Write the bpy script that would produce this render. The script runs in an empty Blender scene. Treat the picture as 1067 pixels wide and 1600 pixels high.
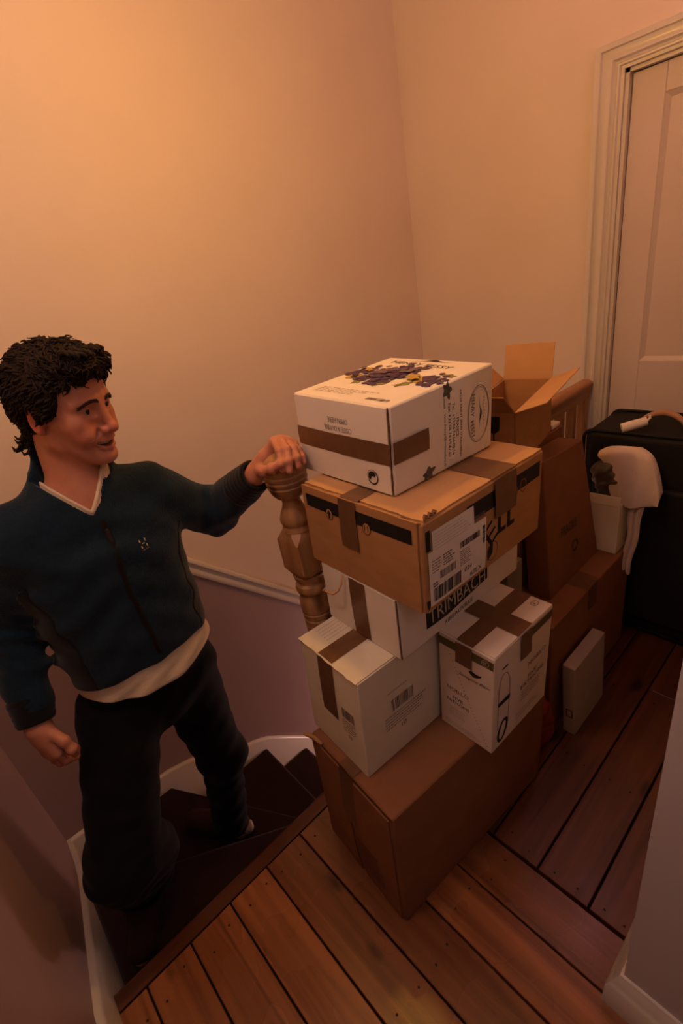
import bpy, bmesh, math, random
import numpy as np
from mathutils import Vector, Matrix

random.seed(7)
rng = np.random.default_rng(7)
SC = bpy.context.scene
COL = SC.collection

# ------------------------------------------------------------------ camera
cd = bpy.data.cameras.new('camera')
cam = bpy.data.objects.new('camera', cd)
COL.objects.link(cam)
cd.sensor_fit = 'AUTO'
cd.sensor_width = 36.0
cd.lens = 758.66 * 36.0 / 1600.0
cd.clip_start = 0.02
right = Vector((0.72584, -0.66763, -0.16560)).normalized()
down = Vector((-0.40846, -0.22463, -0.88470)).normalized()
fwd = Vector((0.55346, 0.70980, -0.43575)).normalized()
mw = Matrix((right, -down, -fwd)).transposed().to_4x4()
mw.translation = Vector((0, 0, 1.55))
cam.matrix_world = mw
SC.camera = cam

# ------------------------------------------------------------------ world, lights, exposure
w = bpy.data.worlds.new('world')
SC.world = w
w.use_nodes = True
w.node_tree.nodes['Background'].inputs[0].default_value = (0.02, 0.012, 0.010, 1)
w.node_tree.nodes['Background'].inputs[1].default_value = 0.3
SC.view_settings.view_transform = 'Standard'
SC.view_settings.look = 'None'
SC.view_settings.exposure = 0.0
SC.view_settings.gamma = 1.0
SC.view_settings.use_curve_mapping = False
LAMP = (0.84, 0.95, 2.19)
LAMP_W = 15.5
LAMP_C = (1.0, 0.475, 0.06)
STAIR_FILL = (-0.08, 0.72, 2.62)
STAIR_FILL_W = 15.5
STAIR_FILL_C = (1.0, 0.68, 0.58)
DOWN = (1.70, 1.45, -0.80)
DOWN_W = 13.5
DOWN_C = (1.0, 0.60, 0.53)
HALL_FILL = (0.1, -0.75, 2.45)
HALL_FILL_W = 4.5
HALL_FILL_C = (0.34, 0.62, 1.0)
PASS_FILL_W = 3.2
PASS_FILL_C = (1.0, 0.42, 0.56)


def light(name, loc, power, col, radius):
    l = bpy.data.lights.new(name, 'POINT')
    l.energy = power
    l.color = col
    l.shadow_soft_size = radius
    o = bpy.data.objects.new(name, l)
    COL.objects.link(o)
    o.location = loc
    return o


BULB_R = 0.034
BULB_E = LAMP_W / (4 * math.pi ** 2 * BULB_R ** 2)      # the bulb itself gives the light
light('stair_fill', STAIR_FILL, STAIR_FILL_W, STAIR_FILL_C, 0.11)  # unseen fill, added to lift the carton ends and lower walls
light('downstairs_light', DOWN, DOWN_W, DOWN_C, 0.10)
light('hall_fill', HALL_FILL, HALL_FILL_W, HALL_FILL_C, 0.12)  # unseen fill behind the camera, added to cool the near wall
light('passage_fill', (1.98, 0.60, 2.68), PASS_FILL_W, PASS_FILL_C, 0.10)  # unseen fill, added to turn the door pinker

# ------------------------------------------------------------------ lettering (made first, while the scene is light)
TEXTS = {}
_want = []


def want(*ss):
    for s in ss:
        _want.append(s)


want('HENRY FESSY', 'HENRY', 'FESSY', 'COTE A OUVRIR', 'OPEN HERE', "69220 SAINT JEAN D'ARDIERES", 'FRANCE',
     'Tel.: +33 04.74.66.00.16', 'Fax: +33 04.74.69.61.67', 'e-mail : vins.fessy@wanadoo.fr', 'TRIMBACH', 'RIBEAUVILLE',
     'WHITE', 'NEW ZEALAND', 'NOBILO', 'FIVE', 'FATHOMS', 'Sauvignon Blanc', 'L', 'E', '024', '67LX', '10', 'FRAGILE', '11', 'K')


def build_texts():
    obs = []
    for s in _want:
        c = bpy.data.curves.new('t', 'FONT')
        c.body = s
        c.size = 1.0
        c.resolution_u = 2
        c.align_x = 'CENTER'
        c.align_y = 'CENTER'
        o = bpy.data.objects.new('t', c)
        COL.objects.link(o)
        obs.append((s, o))
    bpy.context.view_layer.update()
    dg = bpy.context.evaluated_depsgraph_get()
    for s, o in obs:
        ev = o.evaluated_get(dg)
        me = ev.to_mesh()
        vs = np.array([v.co[:2] for v in me.vertices])
        fs = [list(p.vertices) for p in me.polygons]
        # normalise: centred, height of caps about 1
        mn = vs.min(0)
        mx = vs.max(0)
        vs = vs - (mn + mx) / 2
        TEXTS[s] = (vs, fs, (mx - mn))
        ev.to_mesh_clear()
    for s, o in obs:
        c = o.data
        bpy.data.objects.remove(o)
        bpy.data.curves.remove(c)


build_texts()

# ------------------------------------------------------------------ materials
def mat(name, col, rough=0.6, noise=0.0, nscale=20.0, spec=0.3, bump=0.0, bscale=200.0, metal=0.0, sheen=0.0, dark=None, stretch=(1, 1, 1), detail=4.0, emit=0.0):
    m = bpy.data.materials.new(name)
    m.use_nodes = True
    nt = m.node_tree
    b = nt.nodes['Principled BSDF']
    b.inputs['Base Color'].default_value = (*col, 1)
    b.inputs['Roughness'].default_value = rough
    b.inputs['Specular IOR Level'].default_value = spec
    b.inputs['Metallic'].default_value = metal
    if sheen:
        b.inputs['Sheen Weight'].default_value = sheen
        b.inputs['Sheen Roughness'].default_value = 0.5
    if emit:
        b.inputs['Emission Color'].default_value = (*col, 1)
        b.inputs['Emission Strength'].default_value = emit
    tc = nt.nodes.new('ShaderNodeTexCoord')
    mp = nt.nodes.new('ShaderNodeMapping')
    mp.inputs['Scale'].default_value = stretch
    nt.links.new(tc.outputs['Object'], mp.inputs['Vector'])
    if noise:
        n = nt.nodes.new('ShaderNodeTexNoise')
        n.inputs['Scale'].default_value = nscale
        n.inputs['Detail'].default_value = detail
        nt.links.new(mp.outputs['Vector'], n.inputs['Vector'])
        r = nt.nodes.new('ShaderNodeValToRGB')
        r.color_ramp.elements[0].position = 0.3
        r.color_ramp.elements[1].position = 0.7
        d = dark if dark else tuple(c * (1 - noise) for c in col)
        r.color_ramp.elements[0].color = (*d, 1)
        r.color_ramp.elements[1].color = (*col, 1)
        nt.links.new(n.outputs['Fac'], r.inputs['Fac'])
        nt.links.new(r.outputs['Color'], b.inputs['Base Color'])
    if bump:
        n2 = nt.nodes.new('ShaderNodeTexNoise')
        n2.inputs['Scale'].default_value = bscale
        n2.inputs['Detail'].default_value = 3.0
        nt.links.new(mp.outputs['Vector'], n2.inputs['Vector'])
        bp = nt.nodes.new('ShaderNodeBump')
        bp.inputs['Strength'].default_value = bump
        bp.inputs['Distance'].default_value = 0.004
        nt.links.new(n2.outputs['Fac'], bp.inputs['Height'])
        nt.links.new(bp.outputs['Normal'], b.inputs['Normal'])
    return m


def wood_mat(name, base, darkc, axis, rough=0.34, scale=1.0, vary=0.25, spec=0.5):
    """boards: long grain along an axis, knots, each board its own tone"""
    m = bpy.data.materials.new(name)
    m.use_nodes = True
    nt = m.node_tree
    N, L = nt.nodes, nt.links
    b = N['Principled BSDF']
    b.inputs['Specular IOR Level'].default_value = spec
    tc = N.new('ShaderNodeTexCoord')
    oi = N.new('ShaderNodeObjectInfo')
    add = N.new('ShaderNodeVectorMath')
    add.operation = 'MULTIPLY_ADD'
    cmb = N.new('ShaderNodeCombineXYZ')
    for i in range(3):
        L.new(oi.outputs['Random'], cmb.inputs[i])
    L.new(cmb.outputs[0], add.inputs[0])
    add.inputs[1].default_value = (7.3, 5.1, 9.7)
    L.new(tc.outputs['Object'], add.inputs[2])
    mp = N.new('ShaderNodeMapping')
    sc = [28 * scale, 28 * scale, 28 * scale]
    sc[axis] = 1.6 * scale
    mp.inputs['Scale'].default_value = sc
    L.new(add.outputs[0], mp.inputs['Vector'])
    n1 = N.new('ShaderNodeTexNoise')
    n1.inputs['Scale'].default_value = 1.0
    n1.inputs['Detail'].default_value = 6
    n1.inputs['Distortion'].default_value = 0.8
    L.new(mp.outputs[0], n1.inputs['Vector'])
    r1 = N.new('ShaderNodeValToRGB')
    r1.color_ramp.elements[0].position = 0.32
    r1.color_ramp.elements[0].color = (*darkc, 1)
    r1.color_ramp.elements[1].position = 0.66
    r1.color_ramp.elements[1].color = (*base, 1)
    L.new(n1.outputs['Fac'], r1.inputs['Fac'])
    # knots
    mp2 = N.new('ShaderNodeMapping')
    s2 = [9.0, 9.0, 9.0]
    s2[axis] = 4.0
    mp2.inputs['Scale'].default_value = s2
    L.new(add.outputs[0], mp2.inputs['Vector'])
    vo = N.new('ShaderNodeTexVoronoi')
    vo.inputs['Scale'].default_value = 1.0
    L.new(mp2.outputs[0], vo.inputs['Vector'])
    r2 = N.new('ShaderNodeValToRGB')
    r2.color_ramp.elements[0].position = 0.09
    r2.color_ramp.elements[0].color = (0.22, 0.17, 0.15, 1)
    r2.color_ramp.elements[1].position = 0.19
    r2.color_ramp.elements[1].color = (1, 1, 1, 1)
    L.new(vo.outputs['Distance'], r2.inputs['Fac'])
    mx = N.new('ShaderNodeMix')
    mx.data_type = 'RGBA'
    mx.blend_type = 'MULTIPLY'
    mx.inputs['Factor'].default_value = 1.0
    L.new(r1.outputs['Color'], mx.inputs['A'])
    L.new(r2.outputs['Color'], mx.inputs['B'])
    # per-board tone
    mr = N.new('ShaderNodeMapRange')
    mr.inputs['To Min'].default_value = 1 - vary
    mr.inputs['To Max'].default_value = 1 + vary
    L.new(oi.outputs['Random'], mr.inputs['Value'])
    hs = N.new('ShaderNodeHueSaturation')
    L.new(mr.outputs[0], hs.inputs['Value'])
    L.new(mx.outputs['Result'], hs.inputs['Color'])
    L.new(hs.outputs['Color'], b.inputs['Base Color'])
    n3 = N.new('ShaderNodeTexNoise')
    n3.inputs['Scale'].default_value = 6.0
    L.new(tc.outputs['Object'], n3.inputs['Vector'])
    mr2 = N.new('ShaderNodeMapRange')
    mr2.inputs['To Min'].default_value = rough - 0.08
    mr2.inputs['To Max'].default_value = rough + 0.14
    L.new(n3.outputs['Fac'], mr2.inputs['Value'])
    L.new(mr2.outputs[0], b.inputs['Roughness'])
    bp = N.new('ShaderNodeBump')
    bp.inputs['Strength'].default_value = 0.25
    bp.inputs['Distance'].default_value = 0.003
    L.new(n1.outputs['Fac'], bp.inputs['Height'])
    L.new(bp.outputs['Normal'], b.inputs['Normal'])
    return m


M = {}
M['wall_upper'] = mat('cream paint', (0.72, 0.60, 0.50), 0.75, 0.05, 3.0, 0.2, 0.06, 160)
M['wall_lower'] = mat('mauve paint', (0.34, 0.225, 0.21), 0.6, 0.06, 3.0, 0.3, 0.06, 160)
M['wall_hall'] = mat('pale grey paint', (0.55, 0.50, 0.52), 0.6, 0.05, 3.0, 0.3, 0.05, 160)
M['gloss_white'] = mat('white gloss paint', (0.62, 0.56, 0.50), 0.28, 0.05, 6.0, 0.5)
M['door_paint'] = mat('white door paint', (0.60, 0.50, 0.46), 0.45, 0.04, 4.0, 0.4)
M['ceiling'] = mat('ceiling paint', (0.72, 0.62, 0.50), 0.8, 0.04, 3.0, 0.2)
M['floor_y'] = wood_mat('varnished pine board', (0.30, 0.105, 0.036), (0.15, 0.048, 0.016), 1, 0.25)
M['floor_x'] = wood_mat('varnished pine board across', (0.145, 0.046, 0.018), (0.07, 0.022, 0.009), 0, 0.32)  # darker than the lengthwise boards: the stack's shade is in the colour
M['pine'] = wood_mat('pine joinery', (0.42, 0.22, 0.09), (0.26, 0.12, 0.045), 2, 0.42, 1.0, 0.06)
M['pine_x'] = wood_mat('pine rail', (0.42, 0.20, 0.09), (0.26, 0.11, 0.045), 0, 0.4, 1.0, 0.06)
M['iron'] = mat('old iron nail', (0.014, 0.009, 0.007), 0.6)
M['subfloor'] = mat('dark subfloor', (0.015, 0.009, 0.006), 0.95)  # near-black, shows in the gaps between boards
M['carpet'] = mat('maroon carpet', (0.034, 0.010, 0.008), 0.95, 0.5, 260.0, 0.05, 0.9, 420, sheen=0.15)
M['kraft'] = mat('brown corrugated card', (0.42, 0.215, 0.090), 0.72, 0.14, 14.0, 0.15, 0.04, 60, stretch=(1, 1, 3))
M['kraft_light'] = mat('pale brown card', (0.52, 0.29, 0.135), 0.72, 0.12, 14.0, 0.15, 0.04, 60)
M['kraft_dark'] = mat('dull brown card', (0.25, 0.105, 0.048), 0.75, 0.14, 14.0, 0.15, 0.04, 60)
M['white_card'] = mat('white faced card', (0.74, 0.66, 0.57), 0.62, 0.06, 9.0, 0.2, 0.03, 50)
M['cream_card'] = mat('cream faced card', (0.68, 0.60, 0.46), 0.66, 0.08, 9.0, 0.2, 0.03, 50)
M['pink_card'] = mat('off-white faced card', (0.70, 0.585, 0.50), 0.62, 0.07, 9.0, 0.2, 0.03, 50)
M['shaded_card'] = mat('shaded white card', (0.42, 0.35, 0.34), 0.65, 0.08, 9.0, 0.2, 0.03, 50)  # white card greyed: the stack's shade is put into its colour
M['raw_edge'] = mat('raw corrugated edge', (0.16, 0.075, 0.03), 0.9, 0.4, 200.0, 0.05)
M['tape'] = mat('brown parcel tape', (0.155, 0.075, 0.035), 0.30, 0.16, 30.0, 0.35, 0.2, 40)
M['ink'] = mat('black ink', (0.012, 0.010, 0.010), 0.55)
M['ink_grey'] = mat('grey ink', (0.17, 0.13, 0.11), 0.6)
M['ink_faint'] = mat('faint ink', (0.42, 0.34, 0.28), 0.6)
M['ink_brown'] = mat('brown ink', (0.22, 0.10, 0.05), 0.6)
M['ink_gold'] = mat('pale gold ink', (0.48, 0.42, 0.30), 0.5)
M['ink_olive'] = mat('olive ink', (0.10, 0.075, 0.03), 0.5)
M['ink_dim'] = mat('black ink on kraft', (0.05, 0.028, 0.018), 0.6)
M['label'] = mat('white paper label', (0.72, 0.64, 0.58), 0.5, 0.05, 12, 0.3)
M['grape'] = mat('printed purple grape', (0.115, 0.060, 0.115), 0.6, 0.55, 220.0, 0.2, dark=(0.055, 0.035, 0.075))
M['grape_pale'] = mat('printed pale grape', (0.22, 0.14, 0.19), 0.6, 0.5, 200.0, 0.2)
M['leaf_yellow'] = mat('printed yellow leaf', (0.50, 0.30, 0.05), 0.6, 0.5, 120.0, 0.2, dark=(0.34, 0.25, 0.07))
M['leaf_green'] = mat('printed green leaf', (0.30, 0.27, 0.09), 0.6, 0.5, 120.0, 0.2)
M['leaf_dark'] = mat('printed dark leaf', (0.06, 0.055, 0.045), 0.6, 0.6, 160.0, 0.2, dark=(0.14, 0.12, 0.09))
M['suitcase'] = mat('black woven nylon', (0.010, 0.009, 0.009), 0.7, 0.3, 300.0, 0.25, 0.3, 500)
M['leather'] = mat('tan leather', (0.42, 0.22, 0.14), 0.5, 0.15, 40.0, 0.4)
M['towel'] = mat('white cotton', (0.66, 0.52, 0.46), 0.9, 0.08, 30.0, 0.1, 0.3, 350, sheen=0.3)
M['grey_plastic'] = mat('grey green plastic', (0.10, 0.085, 0.06), 0.4, 0.6, 18.0, 0.5, 0.5, 30)
M['blue_bag'] = mat('dark blue plastic', (0.012, 0.020, 0.030), 0.4, 0.4, 20.0, 0.5, 0.4, 30)
M['grey_card'] = mat('grey card', (0.22, 0.18, 0.13), 0.7, 0.2, 20.0)
M['red_plastic'] = mat('dark red plastic', (0.24, 0.018, 0.018), 0.45, 0.4, 24.0, 0.4, 0.3, 30)
M['string'] = mat('raffia string', (0.50, 0.25, 0.11), 0.8)
M['fleece'] = mat('blue fleece', (0.010, 0.024, 0.040), 0.95, 0.3, 90.0, 0.06, 0.5, 260, sheen=0.12)
M['black_knit'] = mat('black stretch knit', (0.007, 0.0065, 0.0075), 0.9, 0.3, 200.0, 0.1, 0.4, 400, sheen=0.15)
M['zip'] = mat('black zip tape', (0.006, 0.005, 0.005), 0.5, 0.0)
M['zip_pull'] = mat('grey zip pull', (0.06, 0.045, 0.04), 0.35, 0.0, metal=0.6)
M['thread'] = mat('pale embroidery thread', (0.50, 0.42, 0.26), 0.7)
M['shirt'] = mat('cream cotton shirt', (0.66, 0.53, 0.38), 0.9, 0.08, 40.0, 0.1, 0.2, 250)
M['trousers'] = mat('black cotton trousers', (0.0042, 0.0038, 0.0042), 0.85, 0.3, 60.0, 0.10, 0.3, 300, sheen=0.03)
M['shoe_brown'] = mat('brown suede', (0.055, 0.026, 0.017), 0.9, 0.3, 80.0, 0.1, 0.3, 300)
M['sole'] = mat('dark rubber sole', (0.02, 0.015, 0.013), 0.8)
M['heel_patch'] = mat('pale heel patch', (0.34, 0.27, 0.22), 0.6)
M['hair'] = mat('dark brown hair', (0.020, 0.0095, 0.0050), 0.72, 0.5, 90.0, 0.18, 0.6, 240)
M['eye_white'] = mat('eye white', (0.34, 0.26, 0.22), 0.25)
M['iris'] = mat('dark iris', (0.010, 0.006, 0.005), 0.15)
M['teeth'] = mat('teeth', (0.55, 0.45, 0.36), 0.3)
M['brow'] = mat('eyebrow hair', (0.030, 0.014, 0.008), 0.8)
M['bulb'] = mat('lit bulb', LAMP_C, 0.4, emit=BULB_E)
M['shade'] = mat('paper lamp shade', (0.62, 0.42, 0.24), 0.8, 0.06, 30)
M['cable'] = mat('black cable', (0.01, 0.01, 0.01), 0.6)


def skin_mat():
    m = bpy.data.materials.new('skin')
    m.use_nodes = True
    nt = m.node_tree
    b = nt.nodes['Principled BSDF']
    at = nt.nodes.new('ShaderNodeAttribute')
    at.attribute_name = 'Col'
    n = nt.nodes.new('ShaderNodeTexNoise')
    n.inputs['Scale'].default_value = 55
    n.inputs['Detail'].default_value = 4
    tc = nt.nodes.new('ShaderNodeTexCoord')
    nt.links.new(tc.outputs['Object'], n.inputs['Vector'])
    mr = nt.nodes.new('ShaderNodeMapRange')
    mr.inputs['To Min'].default_value = 0.86
    mr.inputs['To Max'].default_value = 1.14
    nt.links.new(n.outputs['Fac'], mr.inputs['Value'])
    hs = nt.nodes.new('ShaderNodeHueSaturation')
    nt.links.new(mr.outputs[0], hs.inputs['Value'])
    nt.links.new(at.outputs['Color'], hs.inputs['Color'])
    nt.links.new(hs.outputs['Color'], b.inputs['Base Color'])
    b.inputs['Roughness'].default_value = 0.52
    b.inputs['Specular IOR Level'].default_value = 0.35
    b.inputs['Subsurface Weight'].default_value = 0.12
    b.inputs['Subsurface Radius'].default_value = (0.012, 0.004, 0.002)
    b.inputs['Subsurface Scale'].default_value = 0.5
    return m


M['skin'] = skin_mat()

# ------------------------------------------------------------------ object helpers
def link(name, me, m, parent=None, smooth=False):
    if isinstance(m, str):
        m = M[m]
    if not len(me.materials) and m is not None:
        me.materials.append(m)
    if smooth:
        me.polygons.foreach_set('use_smooth', [True] * len(me.polygons))
    o = bpy.data.objects.new(name, me)
    COL.objects.link(o)
    if parent is not None:
        o.parent = parent
    return o


def wloc(o):
    p = Vector((0, 0, 0))
    while o is not None:
        p += o.location
        o = o.parent
    return p


def mesh(name, vs, fs, m, parent=None, smooth=False):
    """mesh from world coordinates, kept in the frame of its parent"""
    me = bpy.data.meshes.new(name)
    off = wloc(parent) if parent is not None else Vector((0, 0, 0))
    V = np.asarray(vs, float) - np.array(off)
    me.from_pydata(V.tolist(), [], [list(f) for f in fs])
    me.update()
    return link(name, me, m, parent, smooth)


def root(name, loc, label, cat, group=None):
    o = bpy.data.objects.new(name, None)
    o.empty_display_size = 0.05
    COL.objects.link(o)
    o.location = loc
    o['label'] = label
    o['category'] = cat
    if group:
        o['group'] = group
    return o


def tag(o, label=None, cat=None, group=None, kind=None):
    if label:
        o['label'] = label
    if cat:
        o['category'] = cat
    if group:
        o['group'] = group
    if kind:
        o['kind'] = kind
    return o


class G:
    """collects shapes, then becomes one mesh object"""

    def __init__(s):
        s.v = []
        s.f = []

    def add(s, vs, fs):
        n = len(s.v)
        s.v += [tuple(map(float, p)) for p in vs]
        s.f += [[i + n for i in f] for f in fs]
        return s

    def box(s, a, b):
        x0, y0, z0 = a
        x1, y1, z1 = b
        return s.add([(x0, y0, z0), (x1, y0, z0), (x1, y1, z0), (x0, y1, z0), (x0, y0, z1), (x1, y0, z1), (x1, y1, z1), (x0, y1, z1)],
                     [(3, 2, 1, 0), (4, 5, 6, 7), (0, 1, 5, 4), (1, 2, 6, 5), (2, 3, 7, 6), (3, 0, 4, 7)])

    def prism(s, poly, z0, z1):
        n = len(poly)
        return s.add([(x, y, z0) for x, y in poly] + [(x, y, z1) for x, y in poly],
                     [list(range(n))[::-1], list(range(n, 2 * n))] + [(i, (i + 1) % n, n + (i + 1) % n, n + i) for i in range(n)])

    def lathe(s, c, prof, seg=32, sx=1.0, sy=1.0):
        vs = []
        fs = []
        for r, z in prof:
            for k in range(seg):
                a = 2 * math.pi * k / seg
                vs.append((c[0] + r * math.cos(a) * sx, c[1] + r * math.sin(a) * sy, c[2] + z))
        for i in range(len(prof) - 1):
            for k in range(seg):
                k2 = (k + 1) % seg
                fs.append((i * seg + k, i * seg + k2, (i + 1) * seg + k2, (i + 1) * seg + k))
        fs.append(list(range(seg))[::-1])
        fs.append([(len(prof) - 1) * seg + k for k in range(seg)])
        return s.add(vs, fs)

    def tube(s, pts, rad, seg=8, cap=True):
        pts = [Vector(p) for p in pts]
        n = len(pts)
        rr = rad if isinstance(rad, (list, tuple)) else [rad] * n
        vs = []
        fs = []
        up = Vector((0.13, 0.21, 0.97))
        for i, p in enumerate(pts):
            t = (pts[min(i + 1, n - 1)] - pts[max(i - 1, 0)])
            if t.length < 1e-9:
                t = Vector((0, 0, 1))
            t.normalize()
            a = t.cross(up)
            if a.length < 1e-3:
                a = t.cross(Vector((1, 0, 0)))
            a.normalize()
            b = t.cross(a)
            for k in range(seg):
                q = 2 * math.pi * k / seg
                vs.append(p + (a * math.cos(q) + b * math.sin(q)) * rr[i])
        for i in range(n - 1):
            for k in range(seg):
                k2 = (k + 1) % seg
                fs.append((i * seg + k, i * seg + k2, (i + 1) * seg + k2, (i + 1) * seg + k))
        if cap:
            fs.append(list(range(seg))[::-1])
            fs.append([(n - 1) * seg + k for k in range(seg)])
        return s.add(vs, fs)

    def sweep(s, path, prof, nrm, closed_prof=True):
        """profile (u along nrm side, v along second axis) swept on a path; nrm, axis2 given per path point"""
        n = len(path)
        m = len(prof)
        vs = []
        for p, (a, b) in zip(path, nrm):
            p = Vector(p)
            for u, v in prof:
                vs.append(p + Vector(a) * u + Vector(b) * v)
        fs = []
        for i in range(n - 1):
            for k in range(m if closed_prof else m - 1):
                k2 = (k + 1) % m
                fs.append((i * m + k, (i + 1) * m + k, (i + 1) * m + k2, i * m + k2))
        fs.append(list(range(m)))
        fs.append([(n - 1) * m + k for k in range(m)][::-1])
        return s.add(vs, fs)

    def out(s, name, m, parent=None, smooth=False, bevel=0.0, seg=2, fix=True, angle=40):
        o = mesh(name, s.v, s.f, m, parent, smooth)
        if fix:
            bm = bmesh.new()
            bm.from_mesh(o.data)
            bmesh.ops.recalc_face_normals(bm, faces=bm.faces)
            bm.to_mesh(o.data)
            bm.free()
        if bevel:
            b = o.modifiers.new('bevel', 'BEVEL')
            b.width = bevel
            b.segments = seg
            b.limit_method = 'ANGLE'
            b.angle_limit = math.radians(angle)
        return o


def auto_smooth(o, ang=40):
    me = o.data
    bm = bmesh.new()
    bm.from_mesh(me)
    for f in bm.faces:
        f.smooth = True
    for e in bm.edges:
        if len(e.link_faces) == 2 and e.calc_face_angle(0) > math.radians(ang):
            e.smooth = False
    bm.to_mesh(me)
    bm.free()
    return o


# ================================================================== STRUCTURE
XL = -0.265          # left wall
YW = 1.85            # stair wall
XD = 2.23            # door wall
ZC = 2.78            # ceiling
YB = -1.25           # wall behind the camera
RISE = 0.21

NW = (0.603, 0.968)  # newel axis

# ---- floor
fl = G().box((XL, YB, -0.06), (0.76, 0.96, -0.024)).box((0.70, 0.12, -0.06), (XD, 0.96, -0.0241)).box((0.60, YB, -0.06), (0.76, 0.12, -0.0242)).out('floor', 'subfloor')
tag(fl, kind='structure')
xs = [XL, -0.172, -0.046, 0.081, 0.2095, 0.3385, 0.4665, 0.598, 0.729]
GAP = 0.0025


def plank(a, b, dz, m):
    x0, y0 = a
    x1, y1 = b
    g = G()
    c = 0.0018
    z = dz
    g.add([(x0, y0, -0.024), (x1, y0, -0.024), (x1, y1, -0.024), (x0, y1, -0.024),
           (x0, y0, z - c), (x1, y0, z - c), (x1, y1, z - c), (x0, y1, z - c),
           (x0 + c, y0 + c, z), (x1 - c, y0 + c, z), (x1 - c, y1 - c, z), (x0 + c, y1 - c, z)],
          [(0, 1, 5, 4), (1, 2, 6, 5), (2, 3, 7, 6), (3, 0, 4, 7), (4, 5, 9, 8), (5, 6, 10, 9), (6, 7, 11, 10), (7, 4, 8, 11), (8, 9, 10, 11)])
    return g.out('floor_plank', m, fl)


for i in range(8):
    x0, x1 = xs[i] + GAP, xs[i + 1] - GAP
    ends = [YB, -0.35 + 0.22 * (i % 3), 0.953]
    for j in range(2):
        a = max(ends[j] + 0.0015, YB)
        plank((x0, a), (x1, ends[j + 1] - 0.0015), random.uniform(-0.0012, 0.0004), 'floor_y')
ys = [0.125, 0.234, 0.371, 0.5085, 0.645, 0.78, 0.868, 0.953]
cuts = [(1.9,), (1.55,), (2.1,), (1.35,), (1.7,), (1.5,), (1.8,)]
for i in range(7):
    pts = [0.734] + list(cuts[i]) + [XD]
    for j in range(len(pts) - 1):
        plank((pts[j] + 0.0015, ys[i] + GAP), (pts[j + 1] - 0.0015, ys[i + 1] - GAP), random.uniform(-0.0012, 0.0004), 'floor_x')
nails = G()
nr = random.Random(4)
for i in range(8):
    for yy in (0.90, 0.46, 0.02):
        for q in (0.25, 0.75):
            x = xs[i] + (xs[i + 1] - xs[i]) * (q + nr.uniform(-0.06, 0.06))
            y = yy + nr.uniform(-0.02, 0.02)
            nails.lathe((x, y, -0.0016), [(0.0032, 0.0), (0.0030, 0.0020), (0.0012, 0.0024)], 8)
for i in range(6):
    for xx in (0.765, 1.12, 1.5, 1.87):
        for q in (0.28, 0.72):
            nails.lathe((xx + nr.uniform(-0.01, 0.01), ys[i] + (ys[i + 1] - ys[i]) * q, -0.0016), [(0.0032, 0.0), (0.0030, 0.0020), (0.0012, 0.0024)], 8)
nl = nails.out('floor_nails', 'iron', fl)
nl['kind'] = 'stuff'
# nosing strip along the landing edge
nose = G()
prof = [(0.0, -0.026), (0.0, 0.001), (0.036, 0.001), (0.046, -0.004), (0.050, -0.013), (0.046, -0.022), (0.036, -0.026)]
nose.sweep([(XL + 0.022, 0.955, 0), (XD, 0.955, 0)], prof, [((0, 1, 0), (0, 0, 1))] * 2)
auto_smooth(tag(nose.out('trim_3', 'floor_x'), kind='structure'))

# ---- walls
def dado_z(x):
    P = [(-0.265, 0.99), (0.05, 0.93), (0.30, 0.83), (0.44, 0.735), (0.54, 0.640), (1.068, 0.121), (2.3, -1.09)]
    return float(np.interp(x, [p[0] for p in P], [p[1] for p in P]))


ZB = -2.6
wb = G()
xsd = [-0.265, -0.1, 0.05, 0.18, 0.30, 0.44, 0.54, 0.8, 1.068, 1.6, XD + 0.2]
n = len(xsd)
vs = []
for x in xsd:
    vs += [(x, YW, ZB), (x, YW, dado_z(x) - 0.03), (x, YW, ZC), (x, YW + 0.15, ZB), (x, YW + 0.15, ZC)]
fs = []
for i in range(n - 1):
    a, b = i * 5, (i + 1) * 5
    fs += [(a, a + 1, b + 1, b), (a + 1, a + 2, b + 2, b + 1), (a + 3, b + 3, b + 4, a + 4), (a + 2, a + 4, b + 4, b + 2), (a, b, b + 3, a + 3)]
fs += [(0, 3, 4, 2, 1), ((n - 1) * 5, (n - 1) * 5 + 1, (n - 1) * 5 + 2, (n - 1) * 5 + 4, (n - 1) * 5 + 3)]
wb.add(vs, fs)
o = wb.out('wall_back', 'wall_upper')
o.data.materials.append(M['wall_lower'])
for i in range(n - 1):
    o.data.polygons[i * 5].material_index = 1
tag(o, kind='structure')

# left wall, split at the dado height
wl = G()
yl = [YB, 0.9, 1.3, YW + 0.15]
zl = [0.99, 0.99, 0.99, 0.99]
vs = []
for y, z in zip(yl, zl):
    vs += [(XL, y, ZB), (XL, y, z), (XL, y, ZC), (XL - 0.15, y, ZB), (XL - 0.15, y, ZC)]
fs = []
for i in range(3):
    a, b = i * 5, (i + 1) * 5
    fs += [(a, a + 1, b + 1, b), (a + 1, a + 2, b + 2, b + 1), (a + 3, b + 3, b + 4, a + 4), (a + 2, a + 4, b + 4, b + 2), (a, b, b + 3, a + 3)]
fs += [(0, 3, 4, 2, 1), (15, 16, 17, 19, 18)]
wl.add(vs, fs)
o = wl.out('wall_left', 'wall_upper')
o.data.materials.append(M['wall_lower'])
for i in range(3):
    o.data.polygons[i * 5].material_index = 1
tag(o, kind='structure')

# door wall with its opening
DY0, DY1, DZ = 0.10, 0.862, 2.003
wr = G()
wr.box((XD, DY1, -0.06), (XD + 0.12, YW, ZC)).box((XD, DY0, DZ), (XD + 0.12, DY1, ZC)).box((XD, -0.1, -0.06), (XD + 0.12, DY0, ZC)).box((XD, 0.99, ZB), (XD + 0.12, YW, -0.06))
tag(wr.out('wall_right', 'wall_upper'), kind='structure')
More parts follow.
